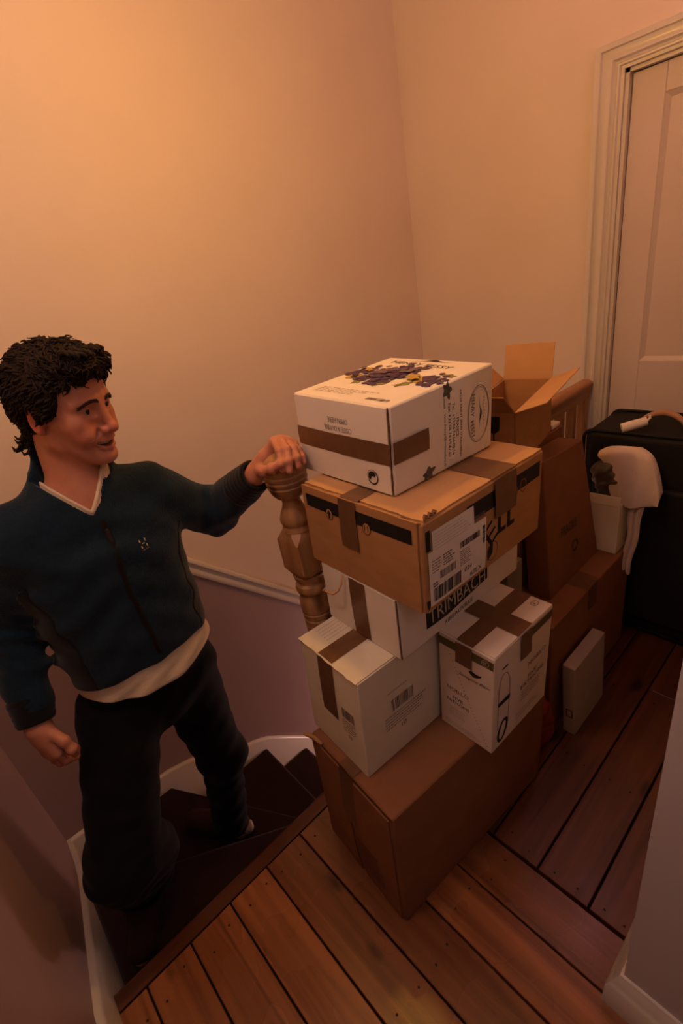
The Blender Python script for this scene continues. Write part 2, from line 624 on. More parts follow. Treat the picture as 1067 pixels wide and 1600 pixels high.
# wall block at the camera's right hand
tag(G().box((0.612, YB, -0.024), (XD + 0.12, 0.112, ZC)).out('wall_hall', 'wall_hall'), kind='structure')
tag(G().box((XL - 0.15, YB - 0.12, -0.06), (0.7, YB, ZC)).out('wall_front', 'wall_upper'), kind='structure')
tag(G().box((XL - 0.15, YB - 0.12, ZC), (XD + 0.2, YW + 0.15, ZC + 0.1)).out('ceiling', 'ceiling'), kind='structure')
# apron under the landing and the floor far below
tag(G().box((XL, 0.965, ZB), (XD, 0.985, -0.028)).out('wall_stairwell', 'wall_lower'), kind='structure')
tag(G().box((XL, 0.96, ZB - 0.06), (XD + 0.12, YW, ZB)).out('floor_lower', 'carpet'), kind='structure')

# ---- skirtings
SK = [(0.0, -0.5), (0.0, 0.0), (0.006, 0.0), (0.014, -0.004), (0.018, -0.012), (0.018, -0.020), (0.021, -0.026), (0.021, -0.5)]


def skirt(name, top, side, m='gloss_white', depth=0.5, dz=0.06, sub=1):
    """top: points along the top line on the wall face; side: direction out of the wall"""
    prof = [(u, v if v > -0.4 else -depth) for u, v in SK]
    g = G()
    g.sweep(top, prof, [(side, (0, 0, 1))] * len(top))
    o = g.out(name, m)
    auto_smooth(o, 50)
    tag(o, kind='structure')
    return o


skirt('baseboard_left', [(XL, YB, 0.165), (XL, 0.80, 0.165), (XL, 0.90, 0.150), (XL, 1.0, 0.095), (XL, 1.18, -0.01), (XL, 1.40, -0.14), (XL, 1.62, -0.265), (XL, 1.72, -0.30), (XL, YW, -0.31)], (1, 0, 0), depth=0.42)
bk = [(XL, -0.31), (-0.1, -0.315), (0.03, -0.325), (0.17, -0.335), (0.30, -0.372), (0.40, -0.44), (0.51, -0.52), (0.587, -0.545), (0.66, -0.585), (0.726, -0.645), (0.82, -0.735), (0.89, -0.805), (2.2, -2.06)]
skirt('baseboard_back', [(x, YW, z) for x, z in bk], (0, -1, 0), depth=0.42)
# skirting round the corner of the near wall
g = G()
prof = [(0.0, -0.115), (0.0, 0.0), (0.006, 0.0), (0.010, -0.010), (0.018, -0.022), (0.020, -0.034), (0.026, -0.040), (0.028, -0.115)]
d2 = (-1, 1, 0)
g.sweep([(0.612, YB, 0.115), (0.612, 0.112, 0.115), (XD, 0.112, 0.115)], prof, [((-1, 0, 0), (0, 0, 1)), (d2, (0, 0, 1)), ((0, 1, 0), (0, 0, 1))])
tag(auto_smooth(g.out('baseboard_right', 'gloss_white'), 50), kind='structure')

# ---- dado rail
g = G()
prof = [(0.0, -0.052), (0.0, 0.0), (0.020, 0.0), (0.027, -0.006), (0.027, -0.013), (0.016, -0.020), (0.013, -0.030), (0.019, -0.036), (0.021, -0.043), (0.016, -0.051)]
xx = [-0.265, -0.1, 0.05, 0.18, 0.30, 0.44, 0.54, 1.068, 2.2]
path = [(x, YW, dado_z(x)) for x in xx]
fr = []
for i, p in enumerate(path):
    a = Vector(path[min(i + 1, len(path) - 1)]) - Vector(path[max(i - 1, 0)])
    a.normalize()
    fr.append(((0, -1, 0), (-a.z, 0, a.x)))
g.sweep(path, [(u, v * 1.25) for u, v in prof], fr)
tag(auto_smooth(g.out('trim_1', 'gloss_white'), 50), kind='structure')

# ---- door casing and door
g = G()
CW = 0.094
prof = [(0.0, 0.0), (0.0, 0.030), (0.012, 0.034), (0.020, 0.033), (0.024, 0.026), (0.034, 0.022), (0.050, 0.024), (0.058, 0.028), (0.064, 0.020), (0.070, 0.018), (0.074, 0.023), (0.080, 0.022), (0.084, 0.016), (0.094, 0.014), (0.094, 0.0)]
# outer edge at +CW from the opening: profile u runs from outer edge inward
OY, OZ = DY1 + CW, DZ + CW * 0.86
IY = DY0 - CW
path = [(XD, OY, -0.0), (XD, OY, OZ), (XD, IY, OZ), (XD, IY, -0.0)]
fr = [((0, -1, 0), (-1, 0, 0)), ((0, -1, -0.86), (-1, 0, 0)), ((0, 1, -0.86), (-1, 0, 0)), ((0, 1, 0), (-1, 0, 0))]
g.sweep(path, prof, fr)
tag(auto_smooth(g.out('trim_2', 'gloss_white'), 35), kind='structure')
# lining of the opening
G2 = G().box((XD - 0.001, DY1 - 0.012, 0), (XD + 0.12, DY1 + 0.002, DZ)).box((XD - 0.001, DY0, DZ - 0.012), (XD + 0.12, DY1, DZ + 0.002)).box((XD - 0.001, DY0 - 0.002, 0), (XD + 0.12, DY0 + 0.012, DZ))
tag(G2.out('trim_4', 'gloss_white'), kind='structure')
# door leaf: stiles, rails and four recessed panels
DX = XD + 0.034
y0, y1, z1 = DY0 + 0.014, DY1 - 0.014, DZ - 0.014
dr = G()
dr.box((DX + 0.004, y0, 0.006), (DX + 0.040, y1, z1)).out
door = dr.out('door_1', 'door_paint')
tag(door, kind='structure')
st = 0.105
pz = [(1.027, 1.905), (0.24, 0.80)]
py = [(y1 - st - 0.236, y1 - st), (y0 + st, y0 + st + 0.236)]


def member(a, b, nm):
    G().box((DX - 0.010, a[0], a[1]), (DX + 0.005, b[0], b[1])).out(nm, 'door_paint', door, bevel=0.0025)


member((y1 - st, 0.006), (y1, z1), 'stile')
member((y0, 0.006), (y0 + st, z1), 'stile')
member((py[1][1], 0.006), (py[0][0], z1), 'muntin')
for a, b in ((1.905, z1), (0.80, 1.027), (0.006, 0.24)):
    member((y0 + st, a), (py[1][1], b), 'rail')
    member((py[0][0], a), (y1 - st, b), 'rail')
for (ya, yb) in py:
    for (za, zb) in pz:
        g = G()
        e = 0.016
        g.add([(DX - 0.008, ya, za), (DX - 0.008, yb, za), (DX - 0.008, yb, zb), (DX - 0.008, ya, zb),
               (DX + 0.003, ya + e, za + e), (DX + 0.003, yb - e, za + e), (DX + 0.003, yb - e, zb - e), (DX + 0.003, ya + e, zb - e)],
              [(0, 1, 5, 4), (1, 2, 6, 5), (2, 3, 7, 6), (3, 0, 4, 7), (4, 5, 6, 7)])
        g.out('door_panel', 'door_paint', door, fix=False)
g = G().lathe((0, 0, 0), [(0.008, 0), (0.010, 0.02), (0.026, 0.035), (0.028, 0.05), (0.016, 0.062)], 20)
g.v = [(DX - 0.010 - z, y0 + 0.05 + x, 0.92 + y) for x, y, z in g.v]
g.out('door_knob', 'zip_pull', door, smooth=True)

# ================================================================== STAIRCASE
stairs = root('staircase', (0.2, 1.4, -0.42), 'winding staircase carpeted in dark maroon, descending from the landing', 'staircase')
A0 = (0.585, 0.987)
n1a = (-0.244, 1.505)
n2w = (0.150, 1.829)
n3w = (0.632, 1.829)
polys = [
    [(-0.244, 0.987), (0.585, 0.987), (0.600, 1.01), n1a],
    [n1a, (0.600, 1.01), (0.612, 1.01), n2w, (-0.244, 1.829)],
    [n2w, (0.612, 1.01), (0.632, 0.987), n3w],
]
x = 0.632
for k in range(6):
    polys.append([(x, 0.987), (x + 0.222, 0.987), (x + 0.222, 1.829), (x, 1.829)])
    x += 0.222
for k, p in enumerate(polys):
    zt = -RISE * (k + 1)
    g = G().prism(p, zt - RISE - 0.10, zt)
    g.out('step', 'carpet', stairs, bevel=0.016, seg=3)

# ================================================================== BALUSTRADE
bal = root('stair_balustrade', (NW[0], NW[1], 0.0), 'pine balustrade with turned newel post running behind the stacked boxes', 'balustrade')
c = (NW[0], NW[1], 0.0)
lower = [(0.040, 0.40), (0.040, 0.41), (0.030, 0.43), (0.034, 0.45), (0.028, 0.47), (0.031, 0.55), (0.037, 0.62), (0.0405, 0.66),
         (0.0405, 0.672), (0.037, 0.676), (0.0405, 0.680), (0.041, 0.694), (0.0375, 0.698), (0.041, 0.702), (0.042, 0.716), (0.0385, 0.720), (0.042, 0.724),
         (0.0425, 0.745), (0.041, 0.762), (0.035, 0.774), (0.034, 0.780), (0.041, 0.788), (0.044, 0.800), (0.041, 0.812), (0.034, 0.818), (0.034, 0.826), (0.041, 0.832), (0.043, 0.842)]
upper = [(0.040, 0.982), (0.038, 0.990), (0.036, 0.996), (0.040, 1.006), (0.0405, 1.014), (0.036, 1.028), (0.030, 1.040), (0.025, 1.052), (0.0235, 1.062), (0.026, 1.070), (0.036, 1.076),
         (0.045, 1.088), (0.0495, 1.100), (0.0515, 1.106), (0.0495, 1.110), (0.0525, 1.115), (0.0535, 1.121), (0.051, 1.125), (0.0538, 1.130), (0.0542, 1.136), (0.0515, 1.140), (0.0538, 1.145), (0.053, 1.152),
         (0.0500, 1.163), (0.044, 1.173), (0.034, 1.181), (0.020, 1.187), (0.004, 1.189)]
g = G().lathe(c, lower, 40).lathe(c, upper, 40)
hw = 0.0445
# squared block with chamfered shoulders
def octo(z, h, ch):
    return [(c[0] + sx * a, c[1] + sy * b, z) for sx, sy, a, b in
            ((1, 1, h, h - ch), (1, 1, h - ch, h), (-1, 1, h - ch, h), (-1, 1, h, h - ch), (-1, -1, h, h - ch), (-1, -1, h - ch, h), (1, -1, h - ch, h), (1, -1, h, h - ch))]


def stack(g, levels):
    vs = []
    for z, h, ch in levels:
        vs += octo(z, h, ch)
    k = len(levels)
    fs = [(i * 8 + j, i * 8 + (j + 1) % 8, (i + 1) * 8 + (j + 1) % 8, (i + 1) * 8 + j) for i in range(k - 1) for j in range(8)]
    fs += [list(range(8))[::-1], [(k - 1) * 8 + j for j in range(8)]]
    g.add(vs, fs)


stack(g, [(0.838, 0.030, 0.016), (0.848, 0.038, 0.018), (0.866, hw, 0.003), (0.955, hw, 0.003), (0.975, 0.040, 0.017), (0.986, 0.032, 0.016)])
stack(g, [(0.002, hw, 0.003), (0.37, hw, 0.003), (0.392, 0.036, 0.016), (0.40, 0.030, 0.014)])
auto_smooth(g.out('newel_post', 'pine', bal), 32)
# handrail
prof = [(-0.020, -0.050), (-0.020, -0.030), (-0.027, -0.022), (-0.030, -0.008), (-0.024, 0.004), (-0.012, 0.010), (0.012, 0.010), (0.024, 0.004), (0.030, -0.008), (0.027, -0.022), (0.020, -0.030), (0.020, -0.050)]
g = G().sweep([(NW[0] + 0.04, 0.945, 0.950), (XD - 0.036, 0.925, 0.950)], prof, [((0, 1, 0), (0, 0, 1))] * 2)
auto_smooth(g.out('handrail', 'pine_x', bal), 50)
g = G().sweep([(NW[0] + 0.04, 0.945, 0.90), (XD - 0.036, 0.925, 0.90)], [(-0.016, -0.022), (-0.016, 0.0), (0.016, 0.0), (0.016, -0.022)], [((0, 1, 0), (0, 0, 1))] * 2)
g.out('fillet_rail', 'pine_x', bal)
me0 = None
for k in range(14):
    bx = 2.17 - 0.105 * k
    if bx < 0.72:
        break
    by = 0.945 - 0.02 * (bx - 0.64) / 1.55
    if me0 is None:
        g = G().box((bx - 0.016, by - 0.016, 0.0), (bx + 0.016, by + 0.016, 0.878))
        b0 = g.out('baluster', 'pine', bal)
        me0 = b0
        bx0, by0 = bx, by
    else:
        d = me0.copy()
        COL.objects.link(d)
        d.parent = bal
        d.location = (bx - bx0, by - by0, 0)

# ================================================================== CARTONS
FACES = {'left': ('L0', 'N0', 'N1', 'L1'), 'right': ('N0', 'R0', 'R1', 'N1'), 'top': ('N1', 'R1', 'B1', 'L1'), 'far': ('R0', 'B0', 'B1', 'R1'), 'back': ('B0', 'L0', 'L1', 'B1'), 'bottom': ('L0', 'B0', 'R0', 'N0')}


class Carton:
    def __init__(s, name, V, m, label, group=None, bulge=0.003, bevel=0.0025, sub=8, part='carton_body', cat='box'):
        s.V = {k: np.array(v, float) for k, v in V.items()}
        base = (s.V['N0'] + s.V['R0'] + s.V['L0'] + s.V['B0']) / 4
        s.root = root(name, base, label, cat, group)
        s.bulge = bulge
        g = G()
        for f in FACES:
            P = [[s.at(f, i / sub, j / sub, 0, frac=True) for i in range(sub + 1)] for j in range(sub + 1)]
            vs = [p for r in P for p in r]
            fs = [(j * (sub + 1) + i, j * (sub + 1) + i + 1, (j + 1) * (sub + 1) + i + 1, (j + 1) * (sub + 1) + i) for j in range(sub) for i in range(sub)]
            g.add(vs, fs)
        o = mesh(part, g.v, g.f, m, s.root)
        bm = bmesh.new()
        bm.from_mesh(o.data)
        bmesh.ops.remove_doubles(bm, verts=bm.verts, dist=1e-5)
        bmesh.ops.recalc_face_normals(bm, faces=bm.faces)
        bm.to_mesh(o.data)
        bm.free()
        auto_smooth(o, 35)
        b = o.modifiers.new('bevel', 'BEVEL')
        b.width = bevel
        b.segments = 2
        b.limit_method = 'ANGLE'
        b.angle_limit = math.radians(50)
        s.body = o

    def size(s, f):
        a, b, c, d = [s.V[k] for k in FACES[f]]
        return np.linalg.norm(b - a), np.linalg.norm(d - a)

    def at(s, f, u, v, off, frac=False):
        a, b, c, d = [s.V[k] for k in FACES[f]]
        if not frac:
            W, H = s.size(f)
            u, v = u / W, v / H
        p = a * (1 - u) * (1 - v) + b * u * (1 - v) + c * u * v + d * (1 - u) * v
        n = np.cross(b - a, d - a)
        n /= np.linalg.norm(n)
        uu, vv = min(max(u, 0), 1), min(max(v, 0), 1)
        B = s.bulge if f not in ('bottom', 'top') else 0.0
        return p + n * (off + B * 16 * uu * (1 - uu) * vv * (1 - vv))

    def poly(s, name, f, polys, m, off=0.0006, parent=None):
        """flat print: list of polygons in metres on a face"""
        g = G()
        for P in polys:
            g.add([s.at(f, u, v, off) for u, v in P], [list(range(len(P)))])
        return mesh(name, g.v, g.f, m, parent or s.root)

    def grid(s, name, f, u0, v0, u1, v1, m, off=0.0006, thick=0.0, nu=6, nv=6, parent=None, jag=0.0, hang=None):
        """a strip that follows the face, with thickness when asked"""
        g = G()
        r = random.Random(hash((name, f, round(u0, 3))) % 1000)
        P = []
        for j in range(nv + 1):
            for i in range(nu + 1):
                u = u0 + (u1 - u0) * i / nu
                v = v0 + (v1 - v0) * j / nv
                if jag:
                    if i in (0, nu):
                        u += r.uniform(-jag, jag)
                    if j in (0, nv):
                        v += r.uniform(-jag, jag)
                P.append((u, v))
        top = [s.at(f, u, v, off + thick) for u, v in P]
        W = nu + 1
        fs = [(j * W + i, j * W + i + 1, (j + 1) * W + i + 1, (j + 1) * W + i) for j in range(nv) for i in range(nu)]
        if thick:
            n0 = len(top)
            top += [s.at(f, u, v, off - 0.0005) for u, v in P]
            rim = [i for i in range(W)] + [j * W + nu for j in range(1, nv + 1)] + [nv * W + i for i in range(nu - 1, -1, -1)] + [j * W for j in range(nv - 1, 0, -1)]
            for a, b in zip(rim, rim[1:] + rim[:1]):
                fs.append((a, a + n0, b + n0, b))
        g.add(top, fs)
        o = mesh(name, g.v, g.f, m, parent or s.root)
        return o

    def text(s, name, t, f, u, v, h, m, rot=0.0, width=None, shear=0.0, off=0.0007, parent=None, bold=0.0, arc=None):
        vs, fs, wh = TEXTS[t]
        k = h / wh[1]
        kx = k if width is None else width / wh[0]
        X = vs * np.array([kx, k])
        X = X + np.stack([X[:, 1] * shear, 0 * X[:, 0]], 1)
        if arc:
            r, sgn = arc
            a = X[:, 0] / r
            rr = r + sgn * X[:, 1]
            X = np.stack([rr * np.sin(a), sgn * (rr * np.cos(a) - 0)], 1)
        ca, sa = math.cos(rot), math.sin(rot)
        Y = np.stack([X[:, 0] * ca - X[:, 1] * sa + u, X[:, 0] * sa + X[:, 1] * ca + v], 1)
        P = [s.at(f, a, b, off) for a, b in Y]
        return mesh(name, P, fs, m, parent or s.root)

    def ring(s, name, f, u, v, ru, rv, w, m, off=0.0007, a0=0, a1=360, n=36, parent=None, rot=0.0):
        g = []
        ca, sa = math.cos(rot), math.sin(rot)

        def q(r1, r2, a):
            x, y = r1 * math.cos(a), r2 * math.sin(a)
            return (u + x * ca - y * sa, v + x * sa + y * ca)
        for i in range(n):
            a = math.radians(a0 + (a1 - a0) * i / n)
            b = math.radians(a0 + (a1 - a0) * (i + 1) / n)
            g.append([q(ru, rv, a), q(ru, rv, b), q(ru - w, rv - w, b), q(ru - w, rv - w, a)])
        return s.poly(name, f, g, m, off, parent)

    def bars(s, name, f, u0, v0, u1, v1, m, n=22, vert=True, off=0.0009, parent=None, seed=1):
        r = random.Random(seed)
        g = []
        t = 0.0
        segs = []
        while t < 1:
            wdt = r.choice((0.012, 0.02, 0.035)) * 22 / n
            gap = r.choice((0.012, 0.02, 0.03)) * 22 / n
            segs.append((t, min(1, t + wdt)))
            t += wdt + gap
        for a, b in segs:
            if vert:
                ua, ub = u0 + (u1 - u0) * a, u0 + (u1 - u0) * b
                g.append([(ua, v0), (ub, v0), (ub, v1), (ua, v1)])
            else:
                va, vb = v0 + (v1 - v0) * a, v0 + (v1 - v0) * b
                g.append([(u0, va), (u1, va), (u1, vb), (u0, vb)])
        return s.poly(name, f, g, m, off, parent)

    def lines(s, name, f, u0, v0, u1, v1, m, rows=5, fill=0.45, off=0.0008, parent=None, seed=1, along='u'):
        """rows of small print too fine to read, as broken dashes"""
        r = random.Random(seed)
        g = []
        for k in range(rows):
            if along == 'u':
                va = v1 - (v1 - v0) * (k + 0.2) / rows
                vb = va - (v1 - v0) / rows * fill
                t = u0
                end = u0 + (u1 - u0) * r.uniform(0.7, 1.0)
                while t < end:
                    wd = r.uniform(0.003, 0.010)
                    g.append([(t, vb), (min(t + wd, end), vb), (min(t + wd, end), va), (t, va)])
                    t += wd + r.uniform(0.0012, 0.0025)
        o = s.poly(name, f, g, m, off, parent)
        o['kind'] = 'stuff'
        return o

    def tape(s, runs, name='tape_strip', m='tape', off=0.0011, parent=None):
        """one strip made of runs on several faces: (face, u0, v0, u1, v1)"""
        for f, u0, v0, u1, v1 in runs:
            g = G()
            nu, nv = 10, 10
            P = [(u0 + (u1 - u0) * i / nu, v0 + (v1 - v0) * j / nv) for j in range(nv + 1) for i in range(nu + 1)]
            vs = [s.at(f, u, v, off + 0.0003 * math.sin(u * 190 + v * 150)) for u, v in P]
            g.add(vs, [(j * (nu + 1) + i, j * (nu + 1) + i + 1, (j + 1) * (nu + 1) + i + 1, (j + 1) * (nu + 1) + i) for j in range(nv) for i in range(nu)])
            mesh(name, g.v, g.f, m, parent or s.root, smooth=True)


def hexa(N, yaw, lx, ly, z0, h, top=(0, 0)):
    a = np.array([math.cos(yaw), math.sin(yaw)])
    b = np.array([-math.sin(yaw), math.cos(yaw)])
    N = np.array(N, float)
    out = {}
    for k, q in dict(N=N, R=N + lx * a, L=N + ly * b, B=N + lx * a + ly * b).items():
        out[k + '0'] = (*q, z0)
        out[k + '1'] = (q[0] + top[0], q[1] + top[1], z0 + h)
    return out


# --- A: the big brown carton on the floor
ZA = 0.447
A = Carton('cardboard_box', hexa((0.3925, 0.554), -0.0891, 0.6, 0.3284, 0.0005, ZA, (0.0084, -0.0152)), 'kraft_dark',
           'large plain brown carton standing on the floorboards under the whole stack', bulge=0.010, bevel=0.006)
W, H = A.size('left')
A.grid('end_flap', 'left', 0.004, 0.006, W * 0.47, H - 0.012, 'kraft_dark', thick=0.003, off=0.0008, jag=0.0012)
A.grid('end_flap', 'left', W * 0.515, 0.006, W - 0.012, H - 0.015, 'kraft_dark', thick=0.003, off=0.0008, jag=0.0012)
A.grid('raw_card_edge', 'left', 0.0, H - 0.012, W, H - 0.002, 'raw_edge', off=0.0006, jag=0.002, nu=20, nv=1)
A.tape([('left', W * 0.40, H - 0.20, W * 0.57, H - 0.001), ('top', 0.0, W * 0.43, 0.028, W * 0.60)], off=0.0040)
A.lines('faint_print', 'left', W * 0.52, 0.06, W * 0.86, 0.20, 'ink_dim', rows=7, fill=0.3, off=0.0045, seed=4)
g = G()
pt = A.at('top', 0.0, W - 0.004, 0.0)
g.tube([pt + np.array(q) for q in ((-0.004, -0.05, 0.002), (-0.006, -0.02, 0.004), (-0.010, -0.004, 0.004), (-0.016, 0.008, 0.008), (-0.014, 0.012, 0.002))], [0.005, 0.006, 0.006, 0.005, 0.003], 8)
g.out('torn_flap_edge', 'kraft', A.root, smooth=True)

# --- B: cream wine carton, lower left of the pair
ZBt = 0.3031
B = Carton('cardboard_box', hexa((0.4381, 0.6507), -0.0763, 0.45, 0.2299, ZA + 0.0012, ZBt, (0.016, -0.0095)), 'cream_card',
           'cream wine carton with tape down its end, left one on the large brown carton', bulge=0.003)
W, H = B.size('left')
Wr, Hr = B.size('right')
Wt, Ht = B.size('top')
B.grid('top_flap', 'top', -0.004, 0.002, Wt, W * 0.997, 'cream_card', off=0.0006, thick=0.002, jag=0.0014, nu=8, nv=16)
B.tape([('top', 0.0, W * 0.40, 0.34, W * 0.64)], off=0.0034)
B.tape([('left', W * 0.335, H * 0.42, W * 0.60, H - 0.001)], off=0.0012)
B.lines('faint_stamp', 'top', 0.04, W * 0.68, 0.15, W * 0.94, 'ink_faint', rows=5, fill=0.2, off=0.0032, seed=9)
B.bars('bar_code', 'left', W * 0.68, H * 0.52, W * 0.88, H * 0.62, 'ink_grey', n=12, seed=3)
B.lines('small_print', 'left', W * 0.68, H * 0.36, W * 0.90, H * 0.50, 'ink_grey', rows=5, fill=0.35, seed=5)
B.text('code_number', '10', 'left', W * 0.78, H * 0.33, 0.012, 'ink')
B.bars('bar_code', 'right', Wr * 0.20, H * 0.50, Wr * 0.36, H * 0.62, 'ink_grey', n=14, seed=8)
B.lines('small_print', 'right', Wr * 0.15, H * 0.32, Wr * 0.47, H * 0.47, 'ink_grey', rows=5, fill=0.3, seed=6)
B.text('code_number', '10', 'right', Wr * 0.28, H * 0.29, 0.015, 'ink')
B.lines('faint_print', 'right', Wr * 0.18, H * 0.68, Wr * 0.32, H * 0.72, 'ink_faint', rows=1, fill=0.4, seed=2)

# --- E: off-white upright wine carton, right of the pair
E_ = Carton('cardboard_box', hexa((0.6809, 0.4645), -0.0403, 0.2422, 0.1545, ZA + 0.0012, 0.3063, (0.0078, -0.0127)), 'pink_card',
            'off-white upright wine carton with crossed tape on its lid, on the large brown carton', bulge=0.003)
W, H = E_.size('left')
Wr, Hr = E_.size('right')
Wt, Ht = E_.size('top')
E_.grid('top_flap', 'top', 0.004, 0.001, Wt * 0.40, W - 0.001, 'pink_card', off=0.0005, thick=0.0016, nu=5, nv=5)
E_.grid('top_flap', 'top', Wt * 0.41, 0.001, Wt - 0.002, W - 0.001, 'pink_card', off=0.0005, thick=0.0016, nu=5, nv=5)
E_.grid('olive_band', 'left', 0.001, H - 0.034, W - 0.001, H - 0.010, 'ink_olive', nu=12)
E_.grid('olive_band', 'right', Wr * 0.46, H - 0.034, Wr - 0.002, H - 0.010, 'ink_olive', nu=12)
E_.tape([('top', 0.0, W * 0.36, Wt, W * 0.66), ('left', W * 0.34, H - 0.062, W * 0.64, H - 0.001)], off=0.0030)
E_.tape([('top', Wt * 0.38, 0.0, Wt * 0.62, W), ('right', Wt * 0.42, H - 0.075, Wt * 0.60, H - 0.001)], off=0.0036)
E_.text('lid_lettering', 'WHITE', 'top', Wt * 0.16, W * 0.24, 0.009, 'ink_brown', rot=math.pi / 2 * 0 + 0.0, width=0.04)
E_.text('lid_lettering', 'NEW ZEALAND', 'top', Wt * 0.20, W * 0.13, 0.0085, 'ink_brown', width=0.075)
E_.ring('round_mark', 'top', Wt * 0.90, W * 0.22, 0.011, 0.009, 0.0013, 'ink', off=0.0034)
E_.text('round_mark', 'K', 'top', Wt * 0.90, W * 0.22, 0.009, 'ink', off=0.0034)
E_.ring('round_mark', 'left', W * 0.86, H - 0.022, 0.0095, 0.0095, 0.0013, 'ink_gold', off=0.0012)
E_.text('round_mark', 'K', 'left', W * 0.86, H - 0.022, 0.010, 'ink_gold', off=0.0012)
E_.poly('bird_emblem', 'left', [[(W * 0.57, H - 0.072), (W * 0.62, H - 0.066), (W * 0.68, H - 0.069), (W * 0.76, H - 0.070), (W * 0.80, H - 0.066), (W * 0.79, H - 0.073), (W * 0.72, H - 0.080), (W * 0.66, H - 0.083), (W * 0.61, H - 0.078)]], 'ink')
E_.text('script_lettering', 'Sauvignon Blanc', 'left', W * 0.68, H - 0.094, 0.012, 'ink', width=W * 0.55, shear=0.4)
E_.text('end_lettering', 'NOBILO', 'left', W * 0.37, H * 0.475, 0.013, 'ink_brown', width=W * 0.42)
E_.text('end_lettering', 'FIVE', 'left', W * 0.37, H * 0.385, 0.011, 'ink', width=W * 0.20)
E_.text('end_lettering', 'FATHOMS', 'left', W * 0.37, H * 0.335, 0.011, 'ink', width=W * 0.44)
E_.lines('wave_print', 'left', W * 0.20, H * 0.16, W * 0.58, H * 0.27, 'ink_faint', rows=4, fill=0.3, seed=7)
E_.lines('small_print', 'left', W * 0.10, H * 0.04, W * 0.9, H * 0.09, 'ink_faint', rows=2, fill=0.3, seed=8)
dots = []
for k in range(30):
    t = k / 29
    u = W * (0.20 + 0.72 * t)
    v = H * (0.86 - 0.80 * t)
    dots.append([(u - 0.0012, v - 0.0012), (u + 0.0012, v - 0.0012), (u + 0.0012, v + 0.0012), (u - 0.0012, v + 0.0012)])
E_.poly('perforation', 'left', dots, 'ink_grey')
# bottle drawing near the corner of the long side
bu = Wr * 0.17
E_.ring('bottle_drawing', 'right', bu, H * 0.62, 0.022, 0.050, 0.0016, 'ink', a0=0, a1=180, n=14)
E_.poly('bottle_drawing', 'right', [[(bu - 0.022, H * 0.47), (bu + 0.024, H * 0.47), (bu + 0.024, H * 0.52), (bu - 0.022, H * 0.51)],
                                    [(bu - 0.022, H * 0.22), (bu - 0.0205, H * 0.22), (bu - 0.0205, H * 0.62), (bu - 0.022, H * 0.62)],
                                    [(bu + 0.0205, H * 0.22), (bu + 0.022, H * 0.22), (bu + 0.022, H * 0.62), (bu + 0.0205, H * 0.62)]], 'ink')
E_.ring('bottle_drawing', 'right', bu, H * 0.17, 0.020, 0.038, 0.009, 'ink', n=18, rot=-0.25)
E_.poly('bottle_drawing', 'right', [[(bu - 0.010, H * 0.83), (bu + 0.012, H * 0.83), (bu + 0.012, H * 0.85), (bu - 0.010, H * 0.845)]], 'ink')
E_.text('side_lettering', 'NOBILO', 'right', Wr * 0.74, H * 0.63, 0.014, 'ink_brown', width=Wr * 0.34)
E_.text('side_lettering', 'FIVE', 'right', Wr * 0.66, H * 0.50, 0.012, 'ink', width=Wr * 0.16)
E_.text('side_lettering', 'FATHOMS', 'right', Wr * 0.68, H * 0.44, 0.012, 'ink', width=Wr * 0.44)
E_.lines('wave_print', 'right', Wr * 0.48, H * 0.27, Wr * 0.9, H * 0.39, 'ink_brown', rows=4, fill=0.3, seed=12)
E_.lines('small_print', 'right', Wr * 0.40, H * 0.10, Wr * 0.85, H * 0.18, 'ink_faint', rows=2, fill=0.3, seed=13)

# --- C: white wine carton lying on B
ZB1 = ZA + 0.0012 + ZBt + 0.0034
CH = 0.1665
C_ = Carton('cardboard_box', hexa((0.5694, 0.6075), -0.0461, 0.45, 0.2632, ZB1, CH, (0.0029, -0.004)), 'white_card',
            'white wine carton in the middle of the stack, with black ribbon lettering', bulge=0.002)
W, H = C_.size('left')
Wr, Hr = C_.size('right')
C_.grid('end_flap', 'left', 0.003, 0.002, W - 0.0055, H - 0.002, 'white_card', off=0.0005, thick=0.0022)
C_.grid('raw_card_edge', 'left', W - 0.0055, 0.001, W - 0.0005, H - 0.001, 'raw_edge', off=0.0006, nu=1, jag=0.0008)
C_.tape([('left', W * 0.41, H * 0.02, W * 0.62, H - 0.001)], off=0.0042)
rib = []
K = 16
lo = lambda t: float(np.interp(t, [0, 0.12, 0.33, 0.62, 1.0], [0.036, 0.034, 0.033, 0.041, 0.050]))
for i in range(K):
    a, b = i / K, (i + 1) / K
    rib.append([(0.081 + 0.231 * a, lo(a)), (0.081 + 0.231 * b, lo(b)), (0.081 + 0.231 * b, 0.094), (0.081 + 0.231 * a, 0.094)])
C_.poly('black_ribbon', 'right', rib, 'ink')
C_.text('ribbon_lettering', 'TRIMBACH', 'right', 0.196, 0.066, 0.040, 'ink_gold', width=0.212, off=0.0013, rot=0.03)
C_.text('side_lettering', 'RIBEAUVILLE', 'right', 0.198, 0.019, 0.013, 'ink', width=0.108, rot=0.08)
g = G()
p0 = C_.at('left', W * 0.33, H - 0.003, 0.006)
g.tube([p0, p0 + np.array((-0.010, -0.004, -0.020)), p0 + np.array((-0.018, 0.004, -0.038)), p0 + np.array((-0.022, 0.020, -0.050)), p0 + np.array((-0.020, 0.045, -0.056)), p0 + np.array((-0.018, 0.066, -0.058))],
       [0.0018, 0.002, 0.0026, 0.003, 0.0028, 0.001], 8)
g.out('raffia_tie', 'string', C_.root, smooth=True)

